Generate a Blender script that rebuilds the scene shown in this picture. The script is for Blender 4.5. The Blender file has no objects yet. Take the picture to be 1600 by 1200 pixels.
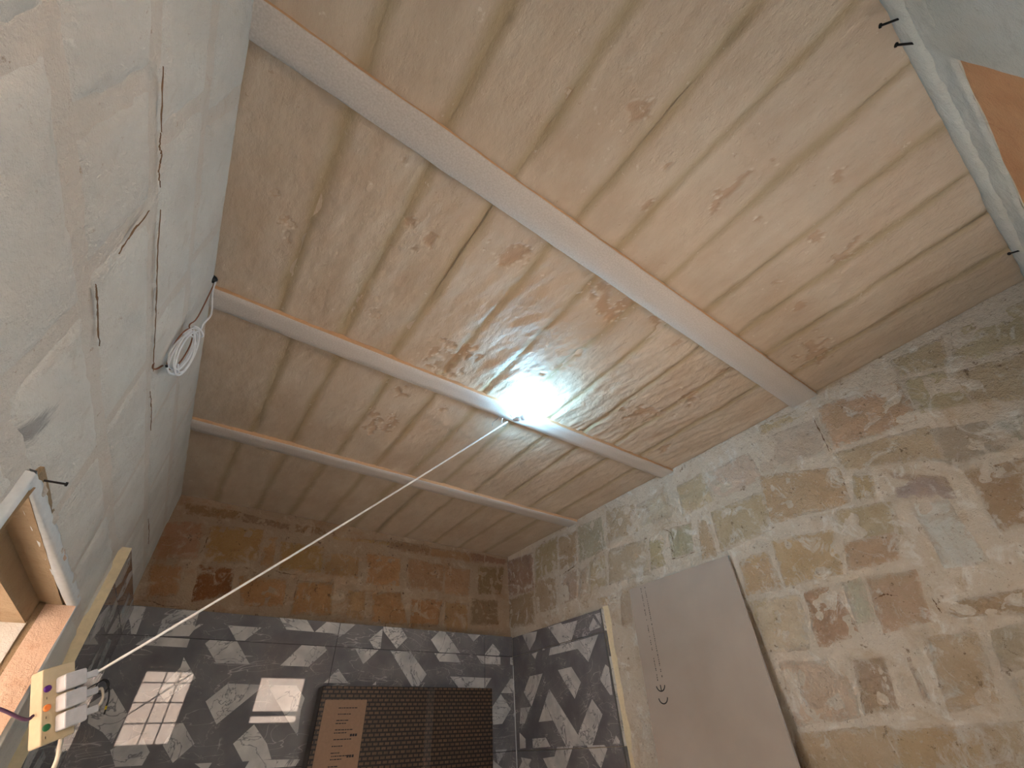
import bpy, math, random
import numpy as np
from mathutils import Matrix, Vector

sc = bpy.context.scene
# ------------------------------------------------------------------ camera
cam_d = bpy.data.cameras.new('camera'); cam = bpy.data.objects.new('camera', cam_d)
sc.collection.objects.link(cam); sc.camera = cam
cam_d.sensor_fit = 'HORIZONTAL'; cam_d.sensor_width = 36.0; cam_d.lens = 36.0 * 644.811 / 1600.0
cam_d.clip_start = 0.02; cam_d.clip_end = 200
R0 = (0.81594693, -0.57628535, -0.04610637)
R1 = (0.35078924, 0.55690668, -0.75286245)
R2 = (0.45954055, 0.59812218, 0.656561)
cam.matrix_world = Matrix(((R0[0], -R1[0], -R2[0], 0), (R0[1], -R1[1], -R2[1], 0), (R0[2], -R1[2], -R2[2], 1.65), (0, 0, 0, 1)))
# ------------------------------------------------------------------ sky, sun, exposure
world = bpy.data.worlds.new('sky'); sc.world = world; world.use_nodes = True
wn = world.node_tree.nodes; bg = wn['Background']
bg.inputs[0].default_value = (0.74, 0.88, 1.0, 1); bg.inputs[1].default_value = 7.5
sun_d = bpy.data.lights.new('sun', 'SUN'); sun_d.energy = 42.0; sun_d.angle = 0.01; sun_d.color = (0.98, 0.98, 1.0)
sun = bpy.data.objects.new('sun', sun_d); sc.collection.objects.link(sun)
sun.rotation_euler = Vector((-0.28, -0.70, -0.85)).to_track_quat('-Z', 'Y').to_euler()
def portal(name, loc, rot, sx, sy):            # sampling aid for the sky seen through an opening
    d = bpy.data.lights.new(name, 'AREA'); d.shape = 'RECTANGLE'; d.size = sx; d.size_y = sy; d.cycles.is_portal = True
    o = bpy.data.objects.new(name, d); sc.collection.objects.link(o); o.location = loc; o.rotation_euler = rot
PI = math.pi; RX_ = 2.4555
portal('portal_door', (-0.62, 1.56, 1.0), (0, -PI/2, 0), 2.0, 0.92)
portal('portal_added_gap', (RX_ + .30, -.245, 1.0), (0, PI/2, 0), 2.0, 0.37)  # serves the opening added out of view to brighten the front
portal('portal_window_a', (0.15, -0.80, 2.18), (PI/2, 0, 0), 0.56, 0.74)
portal('portal_window_b', (1.46, -0.80, 2.28), (PI/2, 0, 0), 0.62, 0.48)
sc.view_settings.view_transform = 'Standard'; sc.view_settings.look = 'None'
sc.view_settings.exposure = 0.48; sc.view_settings.gamma = 1.0; sc.view_settings.use_curve_mapping = False
sc.cycles.max_bounces = 7; sc.cycles.diffuse_bounces = 4; sc.cycles.sample_clamp_indirect = 8.0
sc.cycles.adaptive_threshold = 0.035; sc.cycles.caustics_reflective = False; sc.cycles.caustics_refractive = False

# ------------------------------------------------------------------ room measures (metres)
CEIL = 3.05; RX = 2.4555; BY = 3.4406; NY = -0.4795
def LX(y, z): return -0.3917 + 0.0306 * y - 0.0335 * (z - 3.05)      # the left wall leans and runs a little askew
TB, TR, TL = 0.07, 0.035, 0.035                                       # how far the tiling stands off the back, right and left wall
TROWS = [0.0, 0.416, 1.012, 1.608, 2.204, 2.35]
BEAMS = [(0.4259, 0.5386), (1.4132, 1.5237), (2.4037, 2.5181)]; BEAMZ = 3.028
ADDED_GAP = (-0.43, -0.06, 2.02)                                            # y0, y1, top of unseen opening added in right wall for front light
DOOR = (1.10, 2.02, 2.055)                                            # y0, y1, top of the opening in the left wall
WINA = (-0.12, 0.43, 1.80, 2.54); WINB = (1.15, 1.77, 1.99, 2.50)      # x0,x1,z0,z1 of the two windows behind the camera
BACK_FRAG = [[(-0.239,2.344),(-0.177,2.347),(-0.163,2.208),(-0.187,2.209),(-0.207,2.249),(-0.239,2.295)],[(-0.028,2.342),(0.087,2.349),(0.098,2.246),(0.086,2.214),(-0.069,2.207),(-0.076,2.288)],[(0.114,2.28),(0.134,2.28),(0.098,2.246),(0.086,2.251)],[(-0.104,2.204),(0.095,2.204),(0.097,2.158),(-0.145,2.159)],[(0.263,2.283),(0.453,2.284),(0.382,2.208),(0.335,2.206)],[(0.198,2.204),(0.338,2.206),(0.449,2.089),(0.273,2.088),(0.179,2.182)],[(0.101,2.111),(0.198,2.014),(0.116,1.937),(0.11,1.9),(0.044,1.953),(0.105,2.063)],[(0.367,1.992),(0.567,1.988),(0.377,1.807),(0.286,1.909)],[(-0.153,1.963),(-0.044,1.86),(-0.053,1.743),(-0.112,1.788),(-0.186,1.824),(-0.216,1.9)],[(-0.049,1.719),(0.049,1.776),(0.118,1.704),(0.108,1.654),(0.001,1.655)],[(0.19,1.816),(0.217,1.816),(0.304,1.729),(0.236,1.657),(0.162,1.729)],[(0.568,1.803),(0.663,1.716),(0.708,1.648),(0.563,1.645),(0.489,1.722)],[(0.597,1.649),(0.865,1.64),(0.798,1.527),(0.554,1.545)],[(0.335,1.649),(0.415,1.648),(0.401,1.613)],[(0.581,1.988),(0.747,1.987),(0.814,1.924),(0.807,1.864),(0.822,1.744),(0.773,1.789)],[(0.538,2.35),(0.711,2.349),(0.779,2.281),(0.602,2.283)],[(0.845,2.346),(1.047,2.345),(0.98,2.279),(0.782,2.282)],[(0.72,2.202),(0.867,2.204),(0.886,2.18),(0.793,2.086),(0.623,2.087)],[(0.985,2.081),(1.069,2.003),(0.911,2.003)],[(1.253,2.335),(1.257,2.2),(1.211,2.204),(1.162,2.257)],[(1.074,2.2),(1.243,2.199),(1.149,2.111)],[(1.258,2.018),(1.261,1.996),(1.234,1.996)],[(1.255,2.346),(1.394,2.349),(1.453,2.287),(1.379,2.213),(1.259,2.318)],[(1.33,2.201),(1.491,2.197),(1.633,2.065),(1.579,1.993),(1.524,1.992)],[(1.718,2.348),(1.769,2.346),(1.856,2.265),(1.91,2.209),(1.725,2.204),(1.648,2.285)],[(1.684,2.199),(1.872,2.202),(1.917,2.147),(1.733,2.147)],[(1.972,2.343),(2.097,2.346),(2.032,2.294)],[(2.22,2.29),(2.29,2.229),(2.28,2.207),(2.129,2.202)],[(2.061,2.199),(2.294,2.198),(2.292,2.145),(2.111,2.147)],[(1.829,2.056),(2.202,2.053),(2.134,1.979),(1.911,1.982)],[(2.392,2.199),(2.462,2.202),(2.458,2.144),(2.389,2.145)],[(2.389,2.053),(2.447,2.051),(2.436,1.956),(2.291,1.958)],[(2.289,1.951),(2.382,1.857),(2.296,1.769),(2.213,1.765),(2.197,1.862)],[(2.231,1.623),(2.334,1.622),(2.25,1.542)]]
RIGHT_FRAG = [[(3.224,2.345),(3.016,2.332),(3.05,2.276),(3.133,2.216)],[(2.875,2.336),(2.718,2.337),(2.701,2.323),(2.529,2.318),(2.626,2.198),(2.749,2.196)],[(2.365,2.304),(2.307,2.234),(2.417,2.228),(2.424,2.25)],[(2.348,2.322),(2.287,2.322),(2.297,2.242)],[(2.869,2.194),(2.497,2.192),(2.341,2.196),(2.422,2.113),(2.477,2.053),(2.568,2.144),(2.896,2.148)],[(3.11,2.188),(3.03,2.193),(3.068,2.147)],[(2.961,2.213),(2.934,2.192),(2.969,2.192)],[(3.154,2.045),(2.989,2.045),(3.153,1.857),(3.241,1.952)],[(2.806,2.045),(2.656,2.047),(2.577,1.949),(2.66,1.864),(2.759,1.982)],[(2.32,2.019),(2.294,2.0),(2.301,1.854),(2.322,1.856),(2.394,1.946)],[(2.925,1.944),(2.668,1.675),(2.671,1.62),(2.8,1.622),(2.912,1.762),(3.078,1.762)],[(2.668,1.677),(2.491,1.85),(2.415,1.766),(2.545,1.619),(2.671,1.62)],[(3.296,1.858),(3.166,1.855),(3.25,1.763),(3.311,1.763)],[(3.165,1.672),(3.008,1.672),(2.963,1.622),(3.166,1.621)],[(3.323,1.713),(3.248,1.672),(3.253,1.623),(3.326,1.62)],[(2.895,1.62),(2.727,1.621),(2.821,1.514),(3.012,1.514),(3.058,1.564),(2.93,1.572)],[(2.598,1.62),(2.438,1.619),(2.418,1.6),(2.495,1.514),(2.52,1.532)],[(2.328,1.66),(2.304,1.633),(2.307,1.622),(2.367,1.621)],[(3.319,1.572),(3.191,1.56),(3.23,1.52),(3.288,1.52)]]
RIGHT_STONES = [('g',[(2.413,2.987),(2.145,2.97),(2.166,2.736),(2.451,2.719)]),('t',[(2.071,3.005),(1.806,2.953),(1.833,2.753),(2.114,2.777)]),('w',[(1.783,2.936),(1.513,2.926),(1.542,2.756),(1.805,2.757)]),('t',[(1.419,2.913),(1.23,2.925),(1.208,2.722),(1.447,2.72)]),('w',[(1.193,2.908),(0.906,2.914),(0.895,2.728),(1.188,2.72)]),('d',[(2.991,2.995),(2.687,2.999),(2.732,2.753),(3.015,2.719)]),('d',[(2.665,2.975),(2.431,2.961),(2.48,2.743),(2.687,2.726)]),('t',[(2.347,2.689),(2.177,2.696),(2.204,2.487),(2.388,2.478)]),('t',[(2.123,2.708),(1.785,2.682),(1.825,2.464),(2.174,2.492)]),('o',[(1.766,2.662),(1.636,2.632),(1.678,2.472),(1.802,2.483)]),('g',[(1.586,2.68),(1.412,2.656),(1.45,2.488),(1.622,2.498)]),('o',[(1.365,2.664),(1.308,2.63),(1.311,2.434),(1.43,2.436)]),('t',[(1.25,2.67),(0.928,2.659),(0.975,2.465),(1.268,2.443)]),('d',[(3.03,2.707),(2.766,2.701),(2.783,2.471),(3.05,2.469)]),('g',[(2.672,2.676),(2.482,2.684),(2.527,2.484),(2.689,2.465)]),('t',[(2.47,2.637),(2.374,2.668),(2.398,2.481),(2.509,2.466)]),('o',[(2.327,2.438),(2.157,2.418),(2.151,2.343),(2.325,2.367)]),('r',[(3.423,3.0),(3.053,2.962),(3.077,2.671),(3.445,2.693)]),('r',[(3.447,2.669),(3.08,2.648),(3.098,2.406),(3.448,2.441)]),('o',[(1.203,2.369),(1.041,2.372),(1.045,2.19),(1.238,2.189)]),('t',[(1.236,2.17),(1.092,2.156),(1.11,2.038),(1.259,2.048)]),('t',[(2.108,2.425),(1.992,2.422),(2.045,2.2),(2.143,2.218)]),('w',[(0.8,2.946),(0.509,2.919),(0.524,2.718),(0.874,2.764)]),('o',[(0.455,2.963),(0.122,2.896),(0.163,2.69),(0.492,2.724)]),('t',[(0.507,2.698),(0.149,2.65),(0.189,2.5),(0.492,2.591)]),('g',[(0.148,2.628),(-0.024,2.574),(-0.003,2.445),(0.175,2.455)]),('g',[(-0.033,2.559),(-0.136,2.551),(-0.067,2.446),(-0.029,2.449)]),('t',[(0.099,2.892),(-0.042,2.844),(-0.038,2.657),(0.132,2.704)]),('b',[(0.152,2.417),(-0.029,2.388),(0.107,2.179),(0.182,2.176)]),('t',[(-0.042,2.821),(-0.277,2.767),(-0.163,2.592),(-0.051,2.648)]),('g',[(0.366,2.53),(0.212,2.427),(0.226,2.328),(0.401,2.401)]),('W',[(0.366,2.359),(0.251,2.33),(0.262,2.085),(0.414,2.106)]),('o',[(0.508,2.577),(0.413,2.532),(0.458,2.424),(0.557,2.456)]),('o',[(0.884,2.743),(0.545,2.627),(0.578,2.465),(0.96,2.488)]),('t',[(0.64,2.45),(0.43,2.404),(0.465,2.265),(0.703,2.3)]),('t',[(0.759,3.033),(0.478,3.019),(0.499,2.938),(0.78,2.962)]),('t',[(0.082,3.008),(-0.133,2.994),(-0.057,2.845),(0.089,2.91)]),('t',[(-0.162,2.993),(-0.408,2.968),(-0.296,2.796),(-0.086,2.845)]),('o',[(0.99,2.404),(0.703,2.366),(0.761,2.177),(1.012,2.188)]),('o',[(0.684,2.303),(0.475,2.286),(0.522,2.168),(0.727,2.176)]),('o',[(1.194,2.353),(1.038,2.348),(1.043,2.187),(1.232,2.194)]),('w',[(1.222,2.155),(0.991,2.135),(1.044,1.92),(1.248,1.942)]),('R',[(0.955,2.139),(0.813,2.143),(0.804,1.935),(1.0,1.921)]),('p',[(0.792,2.142),(0.693,2.142),(0.726,1.979),(0.807,1.972)]),('o',[(0.676,2.138),(0.493,2.12),(0.539,1.944),(0.726,1.929)]),('b',[(0.462,1.996),(0.227,1.995),(0.285,1.907),(0.482,1.933)]),('w',[(1.2,1.888),(0.932,1.86),(0.966,1.67),(1.234,1.652)]),('b',[(0.895,1.856),(0.762,1.852),(0.804,1.684),(0.945,1.669)]),('b',[(0.711,1.844),(0.66,1.851),(0.686,1.699),(0.725,1.708)]),('t',[(0.61,1.889),(0.44,1.886),(0.5,1.68),(0.662,1.669)]),('t',[(0.411,1.888),(0.295,1.891),(0.381,1.76),(0.443,1.768)]),('t',[(1.244,1.633),(0.886,1.636),(0.917,1.512),(1.282,1.476)]),('o',[(0.856,1.628),(0.613,1.628),(0.641,1.507),(0.901,1.496)]),('t',[(0.597,1.627),(0.462,1.636),(0.546,1.507),(0.629,1.502)]),('t',[(0.439,1.75),(0.383,1.75),(0.426,1.654),(0.469,1.656)])]
BACK_STONES = [('D',[(-0.236,3.008),(0.092,3.016),(0.094,2.939),(-0.192,2.917)]),('D',[(0.111,3.01),(0.432,2.988),(0.423,2.928),(0.146,2.931)]),('D',[(0.473,3.007),(0.774,3.004),(0.788,2.945),(0.505,2.924)]),('m',[(-0.298,2.842),(-0.086,2.894),(-0.048,2.66),(-0.261,2.628)]),('O',[(-0.041,2.876),(0.271,2.908),(0.293,2.686),(0.009,2.645)]),('m',[(0.293,2.865),(0.394,2.874),(0.424,2.662),(0.322,2.673)]),('O',[(0.419,2.85),(0.71,2.862),(0.748,2.671),(0.476,2.66)]),('O',[(-0.258,2.59),(-0.099,2.613),(-0.055,2.437),(-0.209,2.406)]),('K',[(-0.012,2.625),(0.19,2.621),(0.222,2.466),(0.03,2.409)]),('O',[(0.24,2.587),(0.525,2.607),(0.545,2.428),(0.307,2.414)]),('O',[(0.605,2.599),(0.846,2.611),(0.876,2.409),(0.622,2.388)]),('O',[(0.793,2.967),(1.226,3.002),(1.223,2.948),(0.804,2.918)]),('D',[(1.242,3.011),(1.595,3.022),(1.593,2.921),(1.261,2.923)]),('m',[(1.622,3.009),(2.013,3.033),(1.995,2.926),(1.629,2.927)]),('D',[(2.041,3.038),(2.43,3.026),(2.413,2.975),(2.05,2.934)]),('O',[(0.756,2.831),(0.996,2.829),(1.018,2.669),(0.759,2.663)]),('O',[(1.068,2.861),(1.348,2.873),(1.357,2.653),(1.104,2.642)]),('m',[(1.428,2.885),(1.747,2.868),(1.75,2.658),(1.446,2.654)]),('m',[(1.774,2.85),(2.024,2.873),(2.016,2.646),(1.776,2.641)]),('D',[(2.12,2.909),(2.397,2.948),(2.373,2.705),(2.122,2.678)]),('m',[(0.963,2.58),(1.105,2.587),(1.133,2.388),(0.989,2.394)]),('O',[(1.168,2.576),(1.374,2.607),(1.479,2.388),(1.192,2.384)]),('O',[(1.49,2.572),(1.755,2.589),(1.723,2.397),(1.502,2.381)]),('m',[(1.792,2.583),(2.005,2.584),(2.011,2.371),(1.794,2.375)]),('D',[(2.056,2.63),(2.314,2.645),(2.323,2.45),(2.047,2.43)])]
CRACKS = [('right',[(2.657,2.687),(2.572,2.694),(2.475,2.712)]),('right',[(1.636,2.502),(1.552,2.486),(1.45,2.488)]),('right',[(1.629,2.695),(1.574,2.65),(1.579,2.552)]),('right',[(0.691,2.054),(0.643,2.06),(0.604,2.046)]),('right',[(0.505,2.916),(0.514,2.82),(0.527,2.714)]),('right',[(0.5,2.019),(0.501,1.984),(0.5,1.96)]),('back',[(-0.227,2.391),(-0.157,2.387),(-0.1,2.372),(-0.024,2.377)]),('back',[(0.236,2.644),(0.261,2.639),(0.284,2.642)]),('back',[(0.432,2.65),(0.474,2.639),(0.595,2.637)]),('back',[(-0.041,2.661),(-0.03,2.746),(-0.038,2.867)]),('back',[(0.612,2.467),(0.599,2.59),(0.611,2.609)]),('back',[(1.326,2.394),(1.322,2.455),(1.36,2.481),(1.435,2.483)]),('back',[(2.115,2.678),(2.114,2.796)]),('back',[(1.408,2.768),(1.422,2.842)]),('back',[(1.046,2.682),(1.044,2.719)]),('left',[(0.467,2.558),(0.59,2.558)]),('left',[(0.589,2.556),(0.614,2.554),(0.639,2.564),(0.67,2.555),(0.712,2.562)]),('left',[(0.772,2.568),(0.886,2.562),(1.061,2.563),(1.244,2.56),(1.365,2.556)]),('left',[(1.451,2.542),(1.583,2.554),(1.72,2.554)]),('left',[(0.773,2.396),(0.758,2.443),(0.744,2.517)]),('left',[(0.786,2.319),(0.843,2.317),(0.962,2.31)]),('left',[(2.587,2.558),(2.797,2.569),(2.99,2.566)])]
CHIPS = [(0.567,0.042,0.054),(1.036,0.063,0.053),(0.828,0.244,0.026),(2.093,0.262,0.104),(1.64,-0.071,0.043),(1.47,-0.039,0.028),(1.075,-0.09,0.022),(0.386,0.148,0.014),(0.781,0.122,0.019),(1.221,0.051,0.025),(1.09,0.124,0.02),(0.702,0.276,0.017),(1.752,0.177,0.032),(1.3,-0.194,0.019),(1.533,0.161,0.025),(0.531,0.683,0.063),(0.56,0.631,0.036),(0.616,1.26,0.12),(0.619,1.362,0.079),(1.004,0.625,0.082),(1.094,0.599,0.045),(0.26,0.784,0.044),(-0.178,0.99,0.023),(-0.165,1.053,0.019),(1.477,0.607,0.034),(1.29,0.587,0.032),(1.133,0.929,0.027),(1.069,1.132,0.028),(0.172,0.755,0.028),(0.223,1.216,0.031),(0.742,1.205,0.037),(0.56,0.647,0.023),(0.515,1.64,0.059),(0.539,1.979,0.091),(1.782,1.068,0.105),(1.883,0.834,0.079),(1.855,0.577,0.052),(2.172,1.27,0.057),(0.49,1.902,0.038),(0.775,1.657,0.042),(-0.02,0.789,0.019),(-0.241,0.913,0.015),(0.073,0.58,0.018)]

# ------------------------------------------------------------------ helpers
rng = np.random.default_rng(7)
_LAT = rng.random((256, 256))
def vnoise(u, v):
    u = np.asarray(u, float); v = np.asarray(v, float)
    iu = np.floor(u).astype(int); iv = np.floor(v).astype(int); fu = u - iu; fv = v - iv
    fu = fu * fu * (3 - 2 * fu); fv = fv * fv * (3 - 2 * fv)
    a = _LAT[iu & 255, iv & 255]; b = _LAT[(iu + 1) & 255, iv & 255]; c = _LAT[iu & 255, (iv + 1) & 255]; d = _LAT[(iu + 1) & 255, (iv + 1) & 255]
    return (a * (1 - fu) + b * fu) * (1 - fv) + (c * (1 - fu) + d * fu) * fv
def fbm(u, v, o=3):
    s = 0; a = 1.0; t = 0
    for k in range(o):
        s = s + a * (vnoise(u + 17.3 * k, v + 5.1 * k) * 2 - 1); t += a; a *= 0.5; u = u * 2.03; v = v * 2.03
    return s / t
def smooth(x): x = np.clip(x, 0, 1); return x * x * (3 - 2 * x)

def link(name, me, parent=None, mats=()):
    for m in mats: me.materials.append(m)
    o = bpy.data.objects.new(name, me); sc.collection.objects.link(o)
    if parent is not None: o.parent = parent
    return o
def mesh_np(name, V, F, mats=(), parent=None, smooth_shade=True, attrs=None, mi=None):
    me = bpy.data.meshes.new(name)
    V = np.asarray(V, np.float32); F = np.asarray(F, np.int32); n = F.shape[1]
    me.vertices.add(len(V)); me.vertices.foreach_set('co', V.ravel())
    me.loops.add(F.size); me.loops.foreach_set('vertex_index', F.ravel())
    me.polygons.add(len(F)); me.polygons.foreach_set('loop_start', np.arange(len(F), dtype=np.int32) * n)
    if smooth_shade: me.polygons.foreach_set('use_smooth', np.ones(len(F), bool))
    if mi is not None: me.polygons.foreach_set('material_index', np.asarray(mi, np.int32))
    me.update(calc_edges=True)
    for k, a in (attrs or {}).items():
        at = me.attributes.new(k, 'FLOAT', 'POINT'); at.data.foreach_set('value', np.asarray(a, np.float32).ravel())
    return link(name, me, parent, mats)
def gridfaces(nu, nv, flip=False):
    i = np.arange(nu * nv).reshape(nu, nv)
    f = np.stack([i[:-1, :-1], i[1:, :-1], i[1:, 1:], i[:-1, 1:]], -1).reshape(-1, 4)
    return f[:, ::-1] if flip else f
class MB:
    """collects boxes, tubes, lathes and polygons into one mesh"""
    def __init__(s): s.v = []; s.f = []; s.m = []
    def add(s, vs, fs, mi=0):
        b = len(s.v); s.v += [tuple(map(float, p)) for p in vs]
        for f in fs: s.f.append([b + i for i in f]); s.m.append(mi)
    def box(s, a, b, mi=0, M=None):
        x0, y0, z0 = a; x1, y1, z1 = b
        vs = [Vector(p) for p in [(x0, y0, z0), (x1, y0, z0), (x1, y1, z0), (x0, y1, z0), (x0, y0, z1), (x1, y0, z1), (x1, y1, z1), (x0, y1, z1)]]
        if M is not None: vs = [M @ p for p in vs]
        s.add(vs, [(0, 3, 2, 1), (4, 5, 6, 7), (0, 1, 5, 4), (1, 2, 6, 5), (2, 3, 7, 6), (3, 0, 4, 7)], mi)
    def rbox(s, a, b, r, mi=0, M=None, seg=3, axis=2):
        """box with its edges along one axis rounded and a small chamfer at the +axis end"""
        ax = [i for i in range(3) if i != axis]
        def ring(ins, h):
            pts = []
            lo = [a[ax[0]] + ins, a[ax[1]] + ins]; hi = [b[ax[0]] - ins, b[ax[1]] - ins]; rr = max(r - ins, r * .3)
            for (cx, cy, a0) in ((hi[0] - rr, hi[1] - rr, 0), (lo[0] + rr, hi[1] - rr, 90), (lo[0] + rr, lo[1] + rr, 180), (hi[0] - rr, lo[1] + rr, 270)):
                for k in range(seg + 1):
                    t = math.radians(a0 + 90 * k / seg); p = [0, 0, 0]; p[ax[0]] = cx + rr * math.cos(t); p[ax[1]] = cy + rr * math.sin(t); p[axis] = h; pts.append(Vector(p))
            return pts
        c = min(r * .5, (b[axis] - a[axis]) * .25)
        rings = [ring(0, a[axis]), ring(0, b[axis] - c), ring(c * .35, b[axis] - c * .3), ring(c, b[axis])]
        n = len(rings[0]); vs = [p for q in rings for p in q]
        if M is not None: vs = [M @ p for p in vs]
        fs = [(k * n + i, k * n + (i + 1) % n, (k + 1) * n + (i + 1) % n, (k + 1) * n + i) for k in range(3) for i in range(n)]
        s.add(vs, fs + [tuple(range(n))[::-1], tuple(range(3 * n, 4 * n))], mi)
    def tube(s, pts, r, n=8, mi=0, cap=True):
        P = [Vector(p) for p in pts]; R = r if isinstance(r, (list, tuple)) else [r] * len(P)
        up = None; vs = []
        for i, p in enumerate(P):
            t = (P[min(i + 1, len(P) - 1)] - P[max(i - 1, 0)]).normalized()
            if up is None: up = Vector((0, 0, 1)) if abs(t.z) < .9 else Vector((1, 0, 0))
            x = t.cross(up).normalized(); up = x.cross(t).normalized()
            for k in range(n):
                a = 2 * PI * k / n; vs.append(p + (x * math.cos(a) + up * math.sin(a)) * R[i])
        fs = [(i * n + k, i * n + (k + 1) % n, (i + 1) * n + (k + 1) % n, (i + 1) * n + k) for i in range(len(P) - 1) for k in range(n)]
        if cap: fs += [tuple(range(n))[::-1], tuple(range((len(P) - 1) * n, len(P) * n))]
        s.add(vs, fs, mi)
    def build(s, name, mats, parent=None, smooth_shade=False):
        me = bpy.data.meshes.new(name); me.from_pydata(s.v, [], s.f)
        me.polygons.foreach_set('material_index', s.m)
        if smooth_shade: me.polygons.foreach_set('use_smooth', [True] * len(s.f))
        me.update()
        return link(name, me, parent, mats if isinstance(mats, (list, tuple)) else [mats])
def tag(o, label=None, cat=None, group=None, kind=None):
    if label: o['label'] = label
    if cat: o['category'] = cat
    if group: o['group'] = group
    if kind: o['kind'] = kind
    return o
def empty(name, loc, label, cat, group=None):
    o = bpy.data.objects.new(name, None); sc.collection.objects.link(o); o.location = loc; o.empty_display_size = .05
    bpy.context.view_layer.update()
    return tag(o, label, cat, group)
def under(root, *parts):                      # parent while keeping the parts where they were built
    for p in parts: p.parent = root; p.matrix_parent_inverse = Matrix.Translation(-Vector(root.location))
def catmull(pts, k=8):
    P = [np.array(p, float) for p in pts]; P = [2 * P[0] - P[1]] + P + [2 * P[-1] - P[-2]]; out = []
    for i in range(1, len(P) - 2):
        for j in range(k):
            t = j / k; out.append(tuple(.5 * (2 * P[i] + (P[i + 1] - P[i - 1]) * t + (2 * P[i - 1] - 5 * P[i] + 4 * P[i + 1] - P[i + 2]) * t * t + (3 * P[i] - P[i - 1] - 3 * P[i + 1] + P[i + 2]) * t ** 3)))
    return out + [tuple(P[-2])]

# ------------------------------------------------------------------ materials
def srgb(r, g, b):
    f = lambda c: ((c / 255 + .055) / 1.055) ** 2.4 if c / 255 > .04045 else c / 255 / 12.92
    return (f(r), f(g), f(b), 1)
class NT:
    def __init__(s, name, rough=.85, spec=.3):
        s.m = bpy.data.materials.new(name); s.m.use_nodes = True; s.t = s.m.node_tree; s.n = s.t.nodes; s.b = s.n['Principled BSDF']
        s.b.inputs['Roughness'].default_value = rough; s.b.inputs['Specular IOR Level'].default_value = spec
        s.co = s.n.new('ShaderNodeTexCoord').outputs['Object']
    def L(s, a, b): s.t.links.new(a, b)
    def mapping(s, scale=(1, 1, 1), rot=(0, 0, 0), src=None):
        m = s.n.new('ShaderNodeMapping'); m.inputs['Scale'].default_value = scale; m.inputs['Rotation'].default_value = rot; s.L(src or s.co, m.inputs['Vector']); return m.outputs[0]
    def noise(s, scale, detail=4, rough=.55, vec=None, dist=0):
        n = s.n.new('ShaderNodeTexNoise'); n.inputs['Scale'].default_value = scale; n.inputs['Detail'].default_value = detail; n.inputs['Roughness'].default_value = rough; n.inputs['Distortion'].default_value = dist
        s.L(vec or s.co, n.inputs['Vector']); return n.outputs['Fac']
    def voro(s, scale, feature='DISTANCE_TO_EDGE', vec=None):
        n = s.n.new('ShaderNodeTexVoronoi'); n.feature = feature; n.inputs['Scale'].default_value = scale; s.L(vec or s.co, n.inputs['Vector']); return n.outputs['Distance']
    def ramp(s, fac, a, b, lo=0., hi=1.):
        r = s.n.new('ShaderNodeMapRange'); r.clamp = True; r.inputs[1].default_value = a; r.inputs[2].default_value = b; r.inputs[3].default_value = lo; r.inputs[4].default_value = hi
        s.L(fac, r.inputs[0]); return r.outputs[0]
    def math(s, op, a, b=None):
        m = s.n.new('ShaderNodeMath'); m.operation = op
        for i, v in enumerate((a, b)):
            if v is None: continue
            if isinstance(v, (int, float)): m.inputs[i].default_value = v
            else: s.L(v, m.inputs[i])
        return m.outputs[0]
    def mix(s, fac, a, b, mode='MIX'):
        m = s.n.new('ShaderNodeMix'); m.data_type = 'RGBA'; m.blend_type = mode
        for i, v in ((0, fac), (6, a), (7, b)):
            if isinstance(v, (int, float)): m.inputs[i].default_value = v
            elif isinstance(v, tuple): m.inputs[i].default_value = v
            else: s.L(v, m.inputs[i])
        return m.outputs[2]
    def attr(s, name):
        a = s.n.new('ShaderNodeAttribute'); a.attribute_name = name; return a.outputs['Fac']
    def color(s, c):
        if isinstance(c, tuple): s.b.inputs['Base Color'].default_value = c
        else: s.L(c, s.b.inputs['Base Color'])
        return s
    def bump(s, h, strength=.5, dist=.004):
        b = s.n.new('ShaderNodeBump'); b.inputs['Strength'].default_value = strength; b.inputs['Distance'].default_value = dist; s.L(h, b.inputs['Height'])
        p = s.b.inputs['Normal']
        if p.is_linked: s.L(p.links[0].from_socket, b.inputs['Normal'])
        s.L(b.outputs[0], p); return s
def plain(name, c, rough=.6, spec=.4, metal=0, grain=0):
    t = NT(name, rough, spec); t.b.inputs['Metallic'].default_value = metal
    n = t.noise(60, 3); d = tuple(v * (1 - .12 - grain) for v in c[:3]) + (1,)
    t.color(t.mix(t.ramp(n, .3, .7), d, c)); return t.m

def mat_ceiling():
    t = NT('limewashed_stone_slab', .5, .4)
    base = t.mix(t.ramp(t.noise(3.0, 5, .6), .3, .7), srgb(193, 171, 149), srgb(206, 188, 168))
    st = t.mapping((8, 3.2, 3), (0, 0, .22)); s1 = t.noise(1.6, 5, .6, st)
    base = t.mix(t.ramp(s1, .42, .68, 0, .45), base, srgb(218, 204, 187))
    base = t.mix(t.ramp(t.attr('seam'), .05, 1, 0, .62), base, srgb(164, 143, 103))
    base = t.mix(t.ramp(t.noise(2.1, 3), .55, .75, 0, .35), base, srgb(180, 152, 124))
    base = t.mix(t.attr('chip'), base, srgb(178, 144, 115)); base = t.mix(t.math('MULTIPLY', t.attr('lip'), .6), base, srgb(236, 228, 214))
    base = t.mix(t.ramp(t.noise(26, 6, .75, dist=.4), .63, .69, 0, .45), base, srgb(236, 228, 216))
    base = t.mix(t.ramp(t.noise(31, 5, .72), .66, .72, 0, .5), base, srgb(166, 133, 104))
    t.color(base)
    t.bump(t.noise(1.0, 6, .65, t.mapping((34, 17, 10), (0, 0, .25))), .7, .008); t.bump(t.ramp(t.noise(15, 6, .7, t.mapping((1, .6, 1))), .52, .60), .35, .003)
    t.bump(t.noise(90, 4, .6), .25, .002); return t.m
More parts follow.
